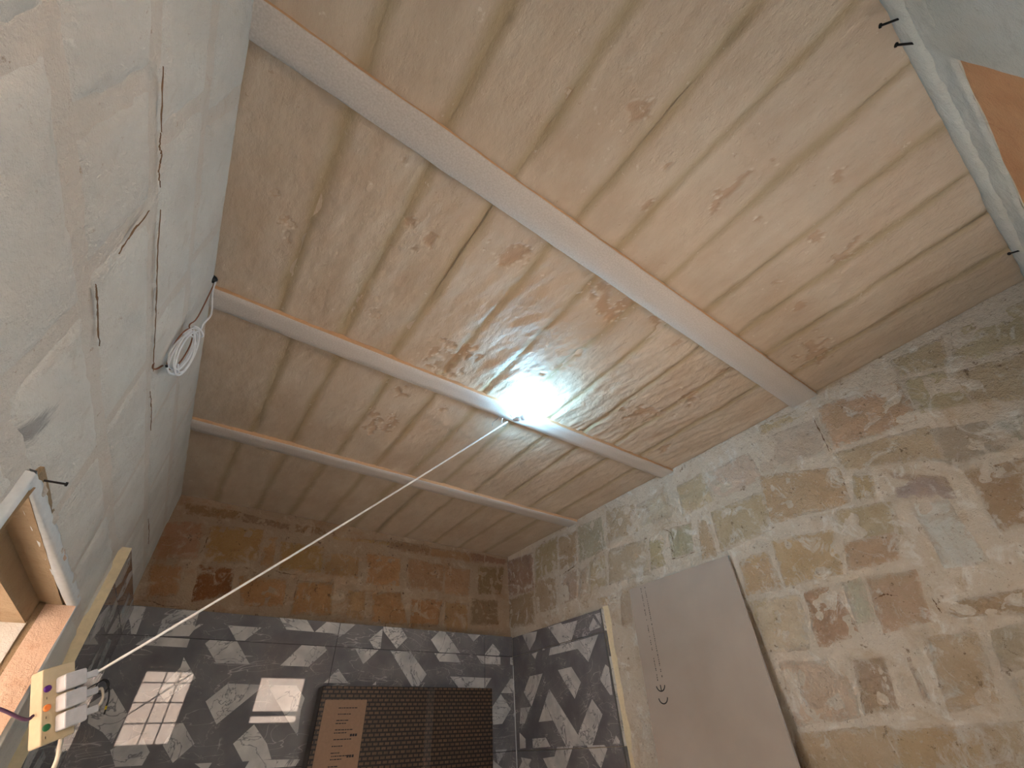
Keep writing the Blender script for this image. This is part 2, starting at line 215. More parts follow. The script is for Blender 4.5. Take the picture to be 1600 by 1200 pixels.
def mat_beam():
    t = NT('painted_beam', .7, .3)
    t.color(t.mix(t.ramp(t.noise(180, 3), .35, .7), srgb(196, 187, 180), srgb(213, 205, 199)))
    t.bump(t.noise(220, 3, .6), .5, .0018); t.bump(t.noise(12, 3), .3, .004); return t.m
def mat_plaster(name, a, b, c, pit=.0, sc_=1.0, soot=False):
    t = NT(name, .9, .2)
    base = t.mix(t.ramp(t.noise(4 * sc_, 6, .62), .32, .68), a, b)
    base = t.mix(t.ramp(t.noise(11 * sc_, 5, .7, dist=.6), .58, .72, 0, .7), base, c)
    base = t.mix(t.ramp(t.noise(2.4, 5, .66, t.mapping((1, 1, 1), (.5, .2, .9))), .5, .68, 0, .5), base, tuple(.88 * v for v in a[:3]) + (1,))
    base = t.mix(t.ramp(t.noise(38, 4, .75), .64, .70, 0, pit), base, srgb(150, 120, 92))
    if soot:                                    # a smear of soot rubbed on the plaster above the door
        mp = t.n.new('ShaderNodeMapping'); mp.vector_type = 'TEXTURE'; mp.inputs['Location'].default_value = (-.33, .965, 2.09); mp.inputs['Rotation'].default_value = (-.35, 0, 0); mp.inputs['Scale'].default_value = (.2, .040, .085); t.L(t.co, mp.inputs['Vector'])
        ln = t.n.new('ShaderNodeVectorMath'); ln.operation = 'LENGTH'; t.L(mp.outputs[0], ln.inputs[0])
        k = t.ramp(t.math('ADD', ln.outputs['Value'], t.math('MULTIPLY', t.math('SUBTRACT', t.noise(1, 4, .7, t.mapping((20, 90, 25), (.5, 0, 0))), .5), 1.6)), .5, 1.0, .62, 0)
        base = t.mix(k, base, srgb(110, 106, 106))
    base = t.mix(t.ramp(t.noise(1, 6, .75, t.mapping((30, 30, 110), (.2, .1, 0))), .60, .70, 0, .35), base, c)
    base = t.mix(t.ramp(t.noise(20, 6, .8), .64, .70, 0, .45), base, tuple(min(1, 1.18 * v) for v in b[:3]) + (1,))
    t.color(base); t.bump(t.noise(20, 6, .74), .8, .014); t.bump(t.noise(130, 3, .6), .3, .002); return t.m
def wall_weather(t, base, lime, stain, pit, k):
    """lime smears, brown stains and pits that run over stones and joints alike"""
    base = t.mix(t.ramp(t.noise(5.5, 6, .68, dist=.8), .54, .66, 0, .55 * k), base, stain)
    base = t.mix(t.ramp(t.noise(9.5, 7, .72, t.mapping((1, 1, 1), (.3, .7, .2)), dist=.9), .54, .64, 0, .8 * k), base, lime)
    base = t.mix(t.ramp(t.noise(42, 5, .75, dist=.5), .63, .70, 0, .5), base, stain)
    base = t.mix(t.ramp(t.noise(60, 5, .8, dist=.3), .56, .66, 0, .38), base, lime)
    base = t.mix(t.ramp(t.noise(85, 4, .8), .62, .68, 0, .55), base, pit)
    return t.mix(t.ramp(t.noise(24, 5, .8), .61, .66, 0, .75), base, pit)
def mat_stone(name, m1, m2, lime, stain, pit, k):
    t = NT(name, .92, .15)
    oi = t.n.new('ShaderNodeObjectInfo'); col = oi.outputs['Color']
    base = t.mix(t.ramp(t.noise(7, 6, .65), .3, .7, 0, .5), col, t.mix(1.0, col, srgb(222, 204, 182), 'MULTIPLY'))
    mort = t.mix(t.ramp(t.noise(4, 6, .62), .32, .68), m1, m2)
    core = t.math('ADD', t.attr('core'), t.math('MULTIPLY', t.math('SUBTRACT', t.noise(21, 7, .78, dist=.9), .5), 3.4))
    base = t.mix(t.ramp(core, .28, .72), mort, base)
    t.color(wall_weather(t, base, lime, stain, pit, k)); t.bump(t.noise(30, 6, .76), 1.0, .026); t.bump(t.noise(150, 3, .6), .35, .002); return t.m
def mat_rubble_mortar(name, m1, m2, lime, stain, pit, k):
    t = NT(name, .92, .15); base = t.mix(t.ramp(t.noise(4, 6, .62), .32, .68), m1, m2)
    t.color(wall_weather(t, base, lime, stain, pit, k)); t.bump(t.noise(24, 6, .74), 1.0, .020); t.bump(t.noise(140, 3, .6), .3, .002); return t.m
RW = (srgb(212, 196, 175), srgb(221, 208, 191), srgb(234, 228, 218), srgb(194, 168, 135), srgb(132, 106, 80), 1.0)
BW = (srgb(168, 141, 113), srgb(179, 154, 128), srgb(190, 167, 142), srgb(162, 117, 76), srgb(90, 62, 48), 1.0)
def mat_tile_dark():
    t = NT('dark_marble_tile', .02, .5)
    base = t.mix(t.ramp(t.noise(5, 5), .35, .7), srgb(100, 98, 101), srgb(126, 123, 124))
    v = t.math('ABSOLUTE', t.math('SUBTRACT', t.noise(1, 3, .55, t.mapping((2.2, 2.2, 7), (.5, .9, .4)), 1.0), .5))
    nz = t.noise(6, 4, .6, dist=1.2); v2 = t.math('ABSOLUTE', t.math('SUBTRACT', nz, .5))
    gate = t.ramp(t.noise(5, 2), .44, .56)
    base = t.mix(t.math('MULTIPLY', t.ramp(v, .001, .006, .65, 0), gate), base, srgb(190, 186, 182))
    base = t.mix(t.math('MULTIPLY', t.ramp(v2, .0015, .006, .6, 0), gate), base, srgb(170, 165, 160))
    t.color(base); return t.m
def mat_tile_white():
    t = NT('white_marble_fragment', .02, .5)
    base = t.mix(t.ramp(t.noise(9, 5), .35, .7), srgb(178, 176, 174), srgb(214, 211, 207))
    base = t.mix(t.ramp(t.noise(5, 4, .6), .5, .7, 0, .6), base, srgb(150, 150, 152)); nz = t.noise(4.5, 4, .6, dist=1.3); v2 = t.math('ABSOLUTE', t.math('SUBTRACT', nz, .5))
    base = t.mix(t.ramp(v2, .002, .016, .7, 0), base, srgb(84, 86, 92))
    t.color(base); return t.m
def mat_board():
    t = NT('board_paper', .8, .25)
    t.color(t.mix(t.ramp(t.noise(2.2, 4), .3, .7), srgb(162, 148, 136), srgb(175, 162, 150))); t.bump(t.noise(300, 2), .1, .001); return t.m
def mat_box_print():
    t = NT('printed_carton', .42, .45)
    sp = t.n.new('ShaderNodeSeparateXYZ'); t.L(t.co, sp.inputs[0]); cb = t.n.new('ShaderNodeCombineXYZ'); t.L(sp.outputs[0], cb.inputs[0]); t.L(sp.outputs[2], cb.inputs[1])
    br = t.n.new('ShaderNodeTexBrick'); br.inputs['Scale'].default_value = 1.0; br.inputs['Brick Width'].default_value = .037; br.inputs['Row Height'].default_value = .0215
    br.inputs['Mortar Size'].default_value = .0056; br.inputs['Mortar Smooth'].default_value = .4; br.inputs['Bias'].default_value = 0
    br.inputs['Color1'].default_value = srgb(104, 80, 60); br.inputs['Color2'].default_value = srgb(84, 64, 50); br.inputs['Mortar'].default_value = srgb(22, 18, 17)
    t.L(cb.outputs[0], br.inputs['Vector'])
    t.color(t.mix(t.ramp(t.noise(160, 2), .52, .62, 0, .45), br.outputs['Color'], srgb(50, 38, 32))); return t.m

M = dict(
 ceil=mat_ceiling(), beam=mat_beam(), stone=mat_stone('rubble_stone', *RW), bstone=mat_stone('brown_stone', *BW), dark=mat_tile_dark(), white=mat_tile_white(), board=mat_board(), carton=mat_box_print(),
 mortar=mat_rubble_mortar('lime_mortar', *RW), bmortar=mat_rubble_mortar('brown_mortar', *BW),
 lplaster=mat_plaster('pale_plaster', srgb(200, 194, 185), srgb(212, 208, 200), srgb(190, 180, 168), .35, soot=True),
 ljoint=mat_plaster('pink_mortar', srgb(199, 189, 177), srgb(207, 199, 189), srgb(194, 177, 162), .6),
 nplaster=mat_plaster('grey_plaster', srgb(200, 196, 184), srgb(214, 211, 202), srgb(184, 178, 166), .3),
 orange=mat_plaster('orange_stone', srgb(208, 150, 106), srgb(220, 168, 124), srgb(196, 134, 92), .3),
 reveal=mat_plaster('ochre_reveal', srgb(150, 126, 98), srgb(166, 143, 114), srgb(142, 110, 80), .4),
 jamb=mat_plaster('pink_jamb', srgb(200, 166, 142), srgb(212, 184, 162), srgb(186, 146, 118), .5),
 facade=mat_plaster('pink_facade', srgb(212, 184, 162), srgb(224, 201, 182), srgb(198, 167, 145), .3, .6),
 floor=mat_plaster('screed', srgb(206, 202, 194), srgb(216, 212, 205), srgb(194, 188, 180), .1),
 frame=plain('white_frame_paint', srgb(214, 216, 216), .6), wood=plain('window_paint', srgb(92, 74, 66), .5), grout=plain('grout', srgb(64, 62, 62), .9),
 adhesive=plain('cream_adhesive', srgb(222, 206, 172), .9), crack=plain('dark_crack', srgb(126, 98, 74), 1, .05), black=plain('black_rubber', srgb(22, 21, 22), .5),
 smut=plain('soot', srgb(112, 108, 106), 1, .05), steel=plain('steel', srgb(150, 148, 146), .35, .5, .9), rust=plain('rusty_steel', srgb(140, 92, 66), .7, .4, .3), nail=plain('black_nail', srgb(36, 30, 28), .5, .4, .5),
 cable=plain('white_cable', srgb(206, 196, 180), .45), cablew=plain('bright_white_cable', srgb(236, 238, 242), .4), brown=plain('brown_tape', srgb(150, 96, 66), .5),
 socket=plain('cream_plastic', srgb(186, 172, 142), .4), plug=plain('white_plastic', srgb(188, 189, 193), .35), purple=plain('purple_switch', srgb(78, 30, 120), .3), orangep=plain('orange_switch', srgb(228, 130, 62), .3), green=plain('green_switch', srgb(18, 96, 56), .3),
 dkcable=plain('purple_cable', srgb(70, 42, 70), .5), ink=plain('print_ink', srgb(34, 32, 34), .7), gypsum=plain('gypsum_core', srgb(196, 196, 198), .9), kraft=plain('kraft_label', srgb(148, 119, 97), .7), yellow=plain('yellow_sleeve', srgb(216, 190, 40), .4),
 beam_side=plain('tan_beam_side', srgb(208, 166, 128), .9), carton_edge=plain('dark_carton', srgb(34, 27, 26), .4),  # beam sides are plain tan, the undersides paler
)
def mat_tape():
    t = NT('clear_tape', .12, .5); t.color(srgb(120, 112, 108)); t.b.inputs['Alpha'].default_value = .30; return t.m
M['tape'] = mat_tape()
def mat_bulb():
    m = bpy.data.materials.new('bulb_glow'); m.use_nodes = True; n = m.node_tree.nodes; n.clear()
    e = n.new('ShaderNodeEmission'); e.inputs[0].default_value = (.32, .69, 1.0, 1); e.inputs[1].default_value = 460.0
    o = n.new('ShaderNodeOutputMaterial'); m.node_tree.links.new(e.outputs[0], o.inputs[0]); return m
M['bulb'] = mat_bulb()

# ------------------------------------------------------------------ plane frames: (u, v, h) -> world, h towards the room
FR = {'right': lambda u, v, h: np.stack([RX - h, u, v], -1), 'back': lambda u, v, h: np.stack([u, BY - h, v], -1),
      'left': lambda u, v, h: np.stack([LX(u, v) + h, u, v], -1), 'near': lambda u, v, h: np.stack([u, NY + h, v], -1), 'ceil': lambda u, v, h: np.stack([u, v, CEIL - h], -1)}
FLIP = {'right': True, 'back': False, 'left': False, 'near': True, 'ceil': True}
def sheet(name, plane, u0, u1, v0, v1, res, hf, mat, parent=None, holes=(), attrs=None):
    nu = max(2, int(round((u1 - u0) / res)) + 1); nv = max(2, int(round((v1 - v0) / res)) + 1)
    U, W = np.meshgrid(np.linspace(u0, u1, nu), np.linspace(v0, v1, nv), indexing='ij')
    F = gridfaces(nu, nv, FLIP[plane])
    if holes:
        cu = .25 * sum(U.ravel()[F[:, k]] for k in range(4)); cv = .25 * sum(W.ravel()[F[:, k]] for k in range(4)); keep = np.ones(len(F), bool)
        for (a, b, c, d) in holes: keep &= ~((cu > a) & (cu < b) & (cv > c) & (cv < d))
        F = F[keep]
    return mesh_np(name, FR[plane](U, W, hf(U, W)).reshape(-1, 3), F, [mat], parent, True, {k: f(U, W) for k, f in (attrs or {}).items()})
def quad_patch(name, plane, q, proud, rough, mat, parent, seed, res=.012, sink=.012, edge=.014, round_=.0):
    """a stone face: bilinear patch over four corners with a ragged outline, its rim sunk into the joint"""
    q = [np.array(p, float) for p in q]
    lu = max(np.linalg.norm(q[1] - q[0]), np.linalg.norm(q[2] - q[3])); lv = max(np.linalg.norm(q[3] - q[0]), np.linalg.norm(q[2] - q[1]))
    nu = int(np.clip(round(lu / res) + 1, 6, 40)); nv = int(np.clip(round(lv / res) + 1, 6, 40))
    S, Tt = np.meshgrid(np.linspace(0, 1, nu), np.linspace(0, 1, nv), indexing='ij')
    P = [(1 - S) * (1 - Tt) * q[0][k] + S * (1 - Tt) * q[1][k] + S * Tt * q[2][k] + (1 - S) * Tt * q[3][k] for k in (0, 1)]
    d = np.minimum(np.minimum(S, 1 - S) * lu, np.minimum(Tt, 1 - Tt) * lv); rim = 1 - smooth(d / .03)
    U = P[0] + rim * .012 * fbm(P[0] * 30 + seed, P[1] * 30, 2); W = P[1] + rim * .012 * fbm(P[0] * 30, P[1] * 30 + seed + 40, 2)
    h = -sink + (sink + proud) * smooth(d / edge) + rough * fbm(U * 14 + seed * 3.1, W * 14, 4) * smooth(d / (edge * 2))
    a = (q[1] - q[0]); b = (q[3] - q[0]); ccw = a[0] * b[1] - a[1] * b[0] > 0
    flip = FLIP[plane] if ccw else not FLIP[plane]
    return mesh_np(name, FR[plane](U, W, h).reshape(-1, 3), gridfaces(nu, nv, flip), [mat], parent, True, {'core': np.clip(d / .05, 0, 1.2)})
def ribbon(name, plane, pts, w, h0, mat, parent, seed=0):
    """a thin dark crack: a tapered low ridge following a path on a wall"""
    P = np.array(catmull([(p[0], p[1], 0) for p in pts], 16))[:, :2]; n = len(P); V = []
    P = P + .0035 * np.stack([fbm(np.arange(n) * .4 + seed * 5, np.zeros(n) + 2, 3), fbm(np.arange(n) * .4 + seed * 7, np.zeros(n) + 9, 3)], -1)
    for i in range(n):
        t = P[min(i + 1, n - 1)] - P[max(i - 1, 0)]; t = t / (np.linalg.norm(t) + 1e-9); nn = np.array([-t[1], t[0]])
        ww = w * (.15 + .85 * math.sin(PI * (i + .4) / (n - .2))) * max(0.0, 3.2 * float(vnoise(i * .55 + seed, seed * 3.3)) - .75)
        for k in (-1, 0, 1): V.append((*(P[i] + nn * ww * k), h0 + (.0006 if k == 0 else -.0012)))
    V = np.array(V); F = [(i * 3 + k, (i + 1) * 3 + k, (i + 1) * 3 + k + 1, i * 3 + k + 1) for i in range(n - 1) for k in (0, 1)]
    return mesh_np(name, FR[plane](V[:, 0], V[:, 1], V[:, 2]), F, [mat], parent, False)

# ------------------------------------------------------------------ ceiling and its slabs
def wavy(amp, s, seed=0): return lambda u, v: amp * fbm(u * s + seed, v * s + seed * 1.7, 4)
mb = MB(); mb.box((-.75, -.85, CEIL + .009), (RX + .35, BY + .35, CEIL + .25)); ceiling = tag(mb.build('ceiling', M['ceil']), 'beige limewashed stone slab ceiling carried on pale beams', kind='structure')
def chipfield(U, W):
    f = np.zeros_like(U)
    for i, (cx, cy, r) in enumerate(CHIPS):
        if cx < U.min() - .2 or cx > U.max() + .2 or cy < W.min() - .2 or cy > W.max() + .2: continue
        dx, dy = U - cx, W - cy; ang = .3 + i; a = dx * math.cos(ang) + dy * math.sin(ang); b = -dx * math.sin(ang) + dy * math.cos(ang)
        d = np.sqrt((a / 1.25) ** 2 + (b / .75) ** 2) / (r * 1.1) + 1.5 * (.5 + fbm(U * 34 + i * 3, W * 26, 4)) - .35
        f = np.maximum(f, smooth((1 - d) / .22))
    return f
XJ = [[-.40, -.11, .14, .39, .66, .86, 1.14, 1.42, 1.68, 1.92, 2.18, RX + .02], [-.40, -.11, .145, .385, .64, .89, 1.12, 1.34, 1.60, 1.87, 2.12, RX + .02],
      [-.40, -.03, .18, .44, .69, .93, 1.18, 1.43, 1.69, 1.95, 2.22, RX + .02], [-.40, -.08, .18, .415, .67, .90, 1.10, 1.36, 1.64, 1.90, 2.17, RX + .02]]
BAYS = [(NY - .01, BEAMS[0][0] + .02), (BEAMS[0][1] - .02, BEAMS[1][0] + .02), (BEAMS[1][1] - .02, BEAMS[2][0] + .02), (BEAMS[2][1] - .02, BY + .01)]
AMP = [1.0, 1.8, 1.1, .6]
for bi, (v0, v1) in enumerate(BAYS):
    for k in range(len(XJ[bi]) - 1):
        u0, u1 = XJ[bi][k], XJ[bi][k + 1]; sd = bi * 31 + k * 7.3; off = .004 * float(rng.random() - .5)
        nu = int((u1 - u0) / .0075) + 2; nv = int((v1 - v0) / .0095) + 2
        U, W = np.meshgrid(np.linspace(u0, u1, nu), np.linspace(v0, v1, nv), indexing='ij')
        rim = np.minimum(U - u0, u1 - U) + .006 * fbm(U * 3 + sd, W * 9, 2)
        chip = chipfield(U, W)
        ca, sa = math.cos(.24), math.sin(.24); a = U * ca + W * sa; b = -U * sa + W * ca
        h = off + AMP[bi] * (.0030 * fbm(a * 20 + sd * .1, b * 6, 3) + .0018 * (.5 - np.abs(fbm(a * 24 + sd, b * 11, 3))) + .0012 * fbm(a * 44 + sd, b * 26, 3) + .0045 * fbm(U * 5, W * 2.4, 2)) - (.0055 if bi == 1 else .0035) * (1 - smooth(rim / .028)) - .0055 * chip
        h = h + .0035 * smooth(1 - np.abs(chip - .25) / .25) * (chip > 0)      # lifted lip round a flake
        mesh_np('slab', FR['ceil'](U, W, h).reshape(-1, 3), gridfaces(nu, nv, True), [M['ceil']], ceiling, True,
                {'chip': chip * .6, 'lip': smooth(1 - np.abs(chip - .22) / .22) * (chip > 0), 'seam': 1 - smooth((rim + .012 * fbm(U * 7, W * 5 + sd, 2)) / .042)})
blab = ['pale painted ceiling beam nearest the camera, widest in view', 'pale painted ceiling beam beside the glowing bulb', 'pale painted ceiling beam nearest the tiled back wall']
for i, (y0, y1) in enumerate(BEAMS):
    x0, x1 = -.42, RX + .03; n = 150; xs = np.linspace(x0, x1, n)
    skew = [(-.001, .0151), (0, 0), (.002, .005)][i]; bz = BEAMZ
    prof = [(0, CEIL + .02), (0, BEAMZ + .004), (.004, BEAMZ), (.33, BEAMZ - .0005), (.66, BEAMZ - .0005), (-.004, BEAMZ), (1, BEAMZ + .004), (1, CEIL + .02)]
    V = np.zeros((n, 8, 3))
    for j, (t, z) in enumerate(prof):
        ya = y0 + skew[0] * (xs - .5) ; yb = y1 + skew[1] * (xs - .5)
        yy = ya + t * (yb - ya) if 0 < t < 1 and t > .1 else (ya if j <= 1 else (ya + .004 if j == 2 else (yb - .004 if j == 5 else yb)))
        V[:, j, 0] = xs; V[:, j, 1] = yy + .0022 * fbm(xs * 9 + j * .2, xs * 0 + i * 7 + (j > 3) * 3, 3); V[:, j, 2] = z + .0012 * fbm(xs * 14, xs * 0 + j + i * 5, 2)
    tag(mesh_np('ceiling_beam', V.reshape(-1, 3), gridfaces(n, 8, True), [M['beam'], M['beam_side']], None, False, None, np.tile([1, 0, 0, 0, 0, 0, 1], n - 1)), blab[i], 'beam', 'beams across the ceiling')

# ------------------------------------------------------------------ floor
tag(sheet('floor', 'ceil', -.9, RX + .35, NY - .4, BY + .1, .25, lambda u, v: np.full_like(u, CEIL), M['floor']), 'grey screed floor of the room', kind='structure')

# ------------------------------------------------------------------ right wall of coursed rubble
def solid_behind(mb, plane):
    if plane == 'right':
        for (a, b_, z) in ((NY - .4, ADDED_GAP[0], 0), (ADDED_GAP[1], BY + .35, 0), (ADDED_GAP[0], ADDED_GAP[1], ADDED_GAP[2])): mb.box((RX + .012, a, z), (RX + .35, b_, CEIL + .009))
    if plane == 'back': mb.box((-.75, BY + .012, 0), (RX + .35, BY + .35, CEIL + .009))
wall_r = tag(sheet('wall_right', 'right', NY - .01, BY + .01, 0, CEIL + .02, .013, lambda u, v: .006 * fbm(u * 6, v * 6, 4) + .003 * fbm(u * 24, v * 24, 3), M['mortar'], holes=[(ADDED_GAP[0], ADDED_GAP[1], -1, ADDED_GAP[2])]), 'right-hand wall of tan rubble stone bedded in smeared lime mortar', kind='structure')
mb = MB(); solid_behind(mb, 'right'); mb.build('wall_core', M['mortar'], wall_r)
TINT = {'t': (206, 186, 156), 'o': (205, 176, 134), 'w': (226, 211, 188), 'W': (236, 232, 225), 'g': (186, 175, 158), 'd': (180, 150, 120), 'r': (166, 130, 100), 'R': (188, 148, 110), 'b': (176, 152, 120), 'p': (210, 200, 184),
        'D': (142, 104, 80), 'O': (190, 138, 84), 'm': (182, 142, 100), 'K': (156, 96, 62)}
def stones(table, plane, parent, proud):
    for i, (k, q) in enumerate(table):
        q = np.array(q); q = q.mean(0) + (q - q.mean(0)) * 1.2
        o = quad_patch('stone', plane, q, proud + .003 * float(rng.random()), .0085 if k not in 'pm' else .004, M['stone' if plane == 'right' else 'bstone'], parent, i * 1.7 + 3, edge=.022)
        mo = (224, 208, 186) if plane == 'right' else (174, 145, 115); f_ = .95 if k in 'WwK' else .52; c = srgb(*[f_ * v + (1 - f_) * w + 10 * (rng.random() - .5) for v, w in zip(TINT[k], mo)]); o.color = c
stones(RIGHT_STONES, 'right', wall_r, .002)

# ------------------------------------------------------------------ back wall of orange stone
wall_b = tag(sheet('wall_back', 'back', -.45, RX + .01, 0, CEIL + .02, .02, lambda u, v: .004 * fbm(u * 6 + 9, v * 6, 4) + .002 * fbm(u * 30, v * 30, 2), M['bmortar']), 'orange brown stone back wall above the dark tiles', kind='structure')
mb = MB(); solid_behind(mb, 'back'); mb.build('wall_core', M['bmortar'], wall_b)
stones(BACK_STONES, 'back', wall_b, .002)

# ------------------------------------------------------------------ left wall of plastered blocks with a door opening
dy0, dy1, dz = DOOR
wall_l = tag(sheet('wall_left', 'left', NY - .01, BY + .01, 0, CEIL + .02, .02, lambda u, v: -.003 + .003 * fbm(u * 8, v * 8, 4) - .004 * smooth(fbm(u * 12 + 5, v * 12, 3) * 3 - 1), M['ljoint'], holes=[(dy0, dy1, -1, dz)]), 'pale plastered block wall on the left with a door opening', kind='structure')
COURSES = [(2.812, 3.06, [-.47, .2, .67, 1.12, 1.66, 2.2, 2.8, 3.44]), (2.56, 2.79, [-.47, .1, .61, 1.15, 1.72, 2.3, 2.86, 3.44]), (2.312, 2.54, [-.47, .12, .485, .752, 1.30, 1.85, 2.4, 2.95, 3.44]),
           (2.075, 2.286, [-.47, .36, .82, 1.35, 1.80, 2.28, 2.9, 3.44]), (1.81, 2.05, [-.47, .1, .6, dy0 - .02]), (1.81, 2.05, [dy1 + .02, 2.6, 3.44]), (1.55, 1.79, [-.47, .35, .85, dy0 - .02]), (1.55, 1.79, [dy1 + .02, 2.4, 3.44])]
for ci, (z0, z1, ys) in enumerate(COURSES):
    for k in range(len(ys) - 1):
        g = .014
        o = quad_patch('block', 'left', [(ys[k] + g, z0), (ys[k + 1] - g, z0), (ys[k + 1] - g, z1), (ys[k] + g, z1)], .0015 + .002 * float(rng.random()), .005, M['lplaster'], wall_l, ci * 5.3 + k * 2.9, res=.013, sink=.006, edge=.028)
mb = MB()                                                     # thick masonry behind, round the opening
for (a, b, c, d) in ((NY - .36, dy0, 0, CEIL), (dy1, BY + .35, 0, CEIL), (dy0, dy1, dz, CEIL)):
    x = [LX(a, c) - .012, LX(b, c) - .012, LX(b, d) - .012, LX(a, d) - .012]
    vs = [(-.72, a, c), (-.72, b, c), (-.72, b, d), (-.72, a, d), (x[0], a, c), (x[1], b, c), (x[2], b, d), (x[3], a, d)]
    mb.add(vs, [(0, 3, 2, 1), (4, 5, 6, 7), (0, 1, 5, 4), (1, 2, 6, 5), (2, 3, 7, 6), (3, 0, 4, 7)])
mb.build('wall_core', M['reveal'], wall_l)
# cracks in the three walls
WP = {'right': wall_r, 'back': wall_b, 'left': wall_l}
for i, (pl, pts) in enumerate(CRACKS): ribbon('crack', pl, pts, .0020 if pl != 'left' else .0024, .0062 if pl != 'left' else .0055, M['crack'], WP[pl], i * 1.3)
# smoke stain on the left wall, a low smear of soot
# ------------------------------------------------------------------ door opening: rebated reveal and white edging
door = tag(bpy.data.objects.new('door_1', None), 'rough plastered door opening in the left wall', kind='structure'); sc.collection.objects.link(door)
mb = MB(); mb.box((-.357, dy0, 2.050), (-.318, dy1, 2.10)); mb.build('inner_soffit', M['reveal'], door)
mb = MB(); mb.box((-.72, dy0, 1.995), (-.376, dy1, 2.10)); mb.build('outer_soffit', M['reveal'], door)
def slabsheet(name, ax, fix, a0, a1, b0, b1, mat, amp, sd, thick=.012):
    n, m = max(3, int((a1 - a0) / .012)), max(3, int((b1 - b0) / .012))
    A, B = np.meshgrid(np.linspace(a0, a1, n), np.linspace(b0, b1, m), indexing='ij'); h = amp * fbm(A * 16 + sd, B * 16, 4)
    return A, B, h, n, m
A, B, h, n, m = slabsheet('j', 'y', dy1, -.72, -.375, 0, 2.0, M['jamb'], .006, 3)
mesh_np('outer_jamb', np.stack([A, dy1 - .006 + h, B], -1).reshape(-1, 3), gridfaces(n, m), [M['lplaster']], door)
A, B, h, n, m = slabsheet('j', 'y', dy1, -.358, -.285, 0, 2.05, M['jamb'], .004, 8)
mesh_np('inner_jamb', np.stack([A - (A > -.30) * 0, dy1 - .010 + h, B], -1).reshape(-1, 3), gridfaces(n, m), [M['jamb']], door)
A, B, h, n, m = slabsheet('j', 'y', dy0, -.72, -.31, 0, 2.06, M['jamb'], .004, 5)
mesh_np('inner_jamb', np.stack([A, dy0 + .006 + h, B], -1).reshape(-1, 3), gridfaces(n, m, True), [M['reveal']], door)
# white painted edging strips round the opening, with broken edges
def edging(name, pts, w, seed, parent):
    P = np.array(pts, float); n = 60; t = np.linspace(0, 1, n)[:, None]; C_ = P[0] * (1 - t) + P[1] * t
    d = (P[1] - P[0]) / np.linalg.norm(P[1] - P[0]); nn = np.array([-d[1], d[0]]); V = []
    for i in range(n):
        a = .0012 * float(fbm(np.array(i * .35 + seed), np.array(seed), 3)); b = .007 * float(fbm(np.array(i * .5 + seed), np.array(seed + 9.), 3))
        for (o, hh) in ((-w / 2 + a, -.012), (-w / 2 + a + .002, .010), (-w / 6, .012), (w / 5, .0105), (w / 2 + b - .003, .0085), (w / 2 + b, -.012)): V.append((*(C_[i] + nn * o), hh))
    V = np.array(V); return mesh_np(name, FR['left'](V[:, 0], V[:, 1], V[:, 2]), gridfaces(n, 6), [M['frame']], parent)
edging('edging', [(dy0 - .02, 2.068), (dy1 + .012, 2.068)], .036, 2, door)
edging('edging', [(dy1 + .008, 2.060), (dy1 + .008, .02)], .018, 6, door)
edging('edging', [(dy0 - .014, .02), (dy0 - .014, 2.075)], .030, 4, door)
for i, (y, z) in enumerate([(1.17, 2.082), (1.33, 2.078), (1.52, 2.072), (1.575, 2.066), (1.80, 2.074), (1.97, 2.072)]):
    quad_patch('broken_chip', 'left', [(y - .022 - .008 * (i == 3), z - .014), (y + .02, z - .012), (y + .024, z + .012), (y - .018, z + .014)], .0128, .003, M['ljoint' if i != 3 else 'jamb'], door, i * 3.3, res=.006, sink=-.006, edge=.01)
mb = MB(); mb.tube([(LX(1.137, 2.09) - .01, 1.137, 2.088), (LX(1.16, 2.1) + .035, 1.160, 2.098)], .0022, 8); mb.tube([(LX(1.16, 2.1) + .035, 1.160, 2.098), (LX(1.16, 2.1) + .038, 1.1612, 2.0985)], .0045, 8)
tag(mb.build('nail', M['nail']), 'black nail sticking out of the white door edging', 'nail')

# ------------------------------------------------------------------ tiling: printed marble-fragment tiles, one mesh each
def clip(poly, a, b, c, d):
    for (ax, lim, sg) in ((0, a, 1), (0, b, -1), (1, c, 1), (1, d, -1)):
        out = []
        for i in range(len(poly)):
            p, q = poly[i - 1], poly[i]; ip = (p[ax] - lim) * sg >= 0; iq = (q[ax] - lim) * sg >= 0
            if ip != iq:
                t = (lim - p[ax]) / (q[ax] - p[ax]); out.append(tuple(p[k] + t * (q[k] - p[k]) for k in (0, 1)))
            if iq: out.append(q)
        poly = out
        if len(poly) < 3: return []
    return poly
def random_frags(u0, u1, v0, v1, n, seed):
    r = random.Random(seed); out = []; cs = []
    for _ in range(n * 14):
        cx, cy = r.uniform(u0, u1), r.uniform(v0, v1)
        if any(abs(cx - a) < .19 and abs(cy - b) < .15 for a, b in cs): continue
        cs.append((cx, cy)); L, Wd = r.uniform(.08, .15), r.uniform(.05, .075); a = r.choice([.5236, 1.0472, 2.0944, 2.618, 0])
        base = r.choice([[(-1, -1), (1, -1), (.45, 1), (-.45, 1)], [(-1, -1), (.5, -1), (1, 1), (-.5, 1)], [(-1, 0), (-.4, -1), (.9, -1), (1, .2), (.3, 1), (-.7, 1)]])
        out.append([(cx + L * x * math.cos(a) - Wd * y * math.sin(a), cy + L * x * math.sin(a) + Wd * y * math.cos(a)) for x, y in base])
        if len(cs) >= n: break
    return out
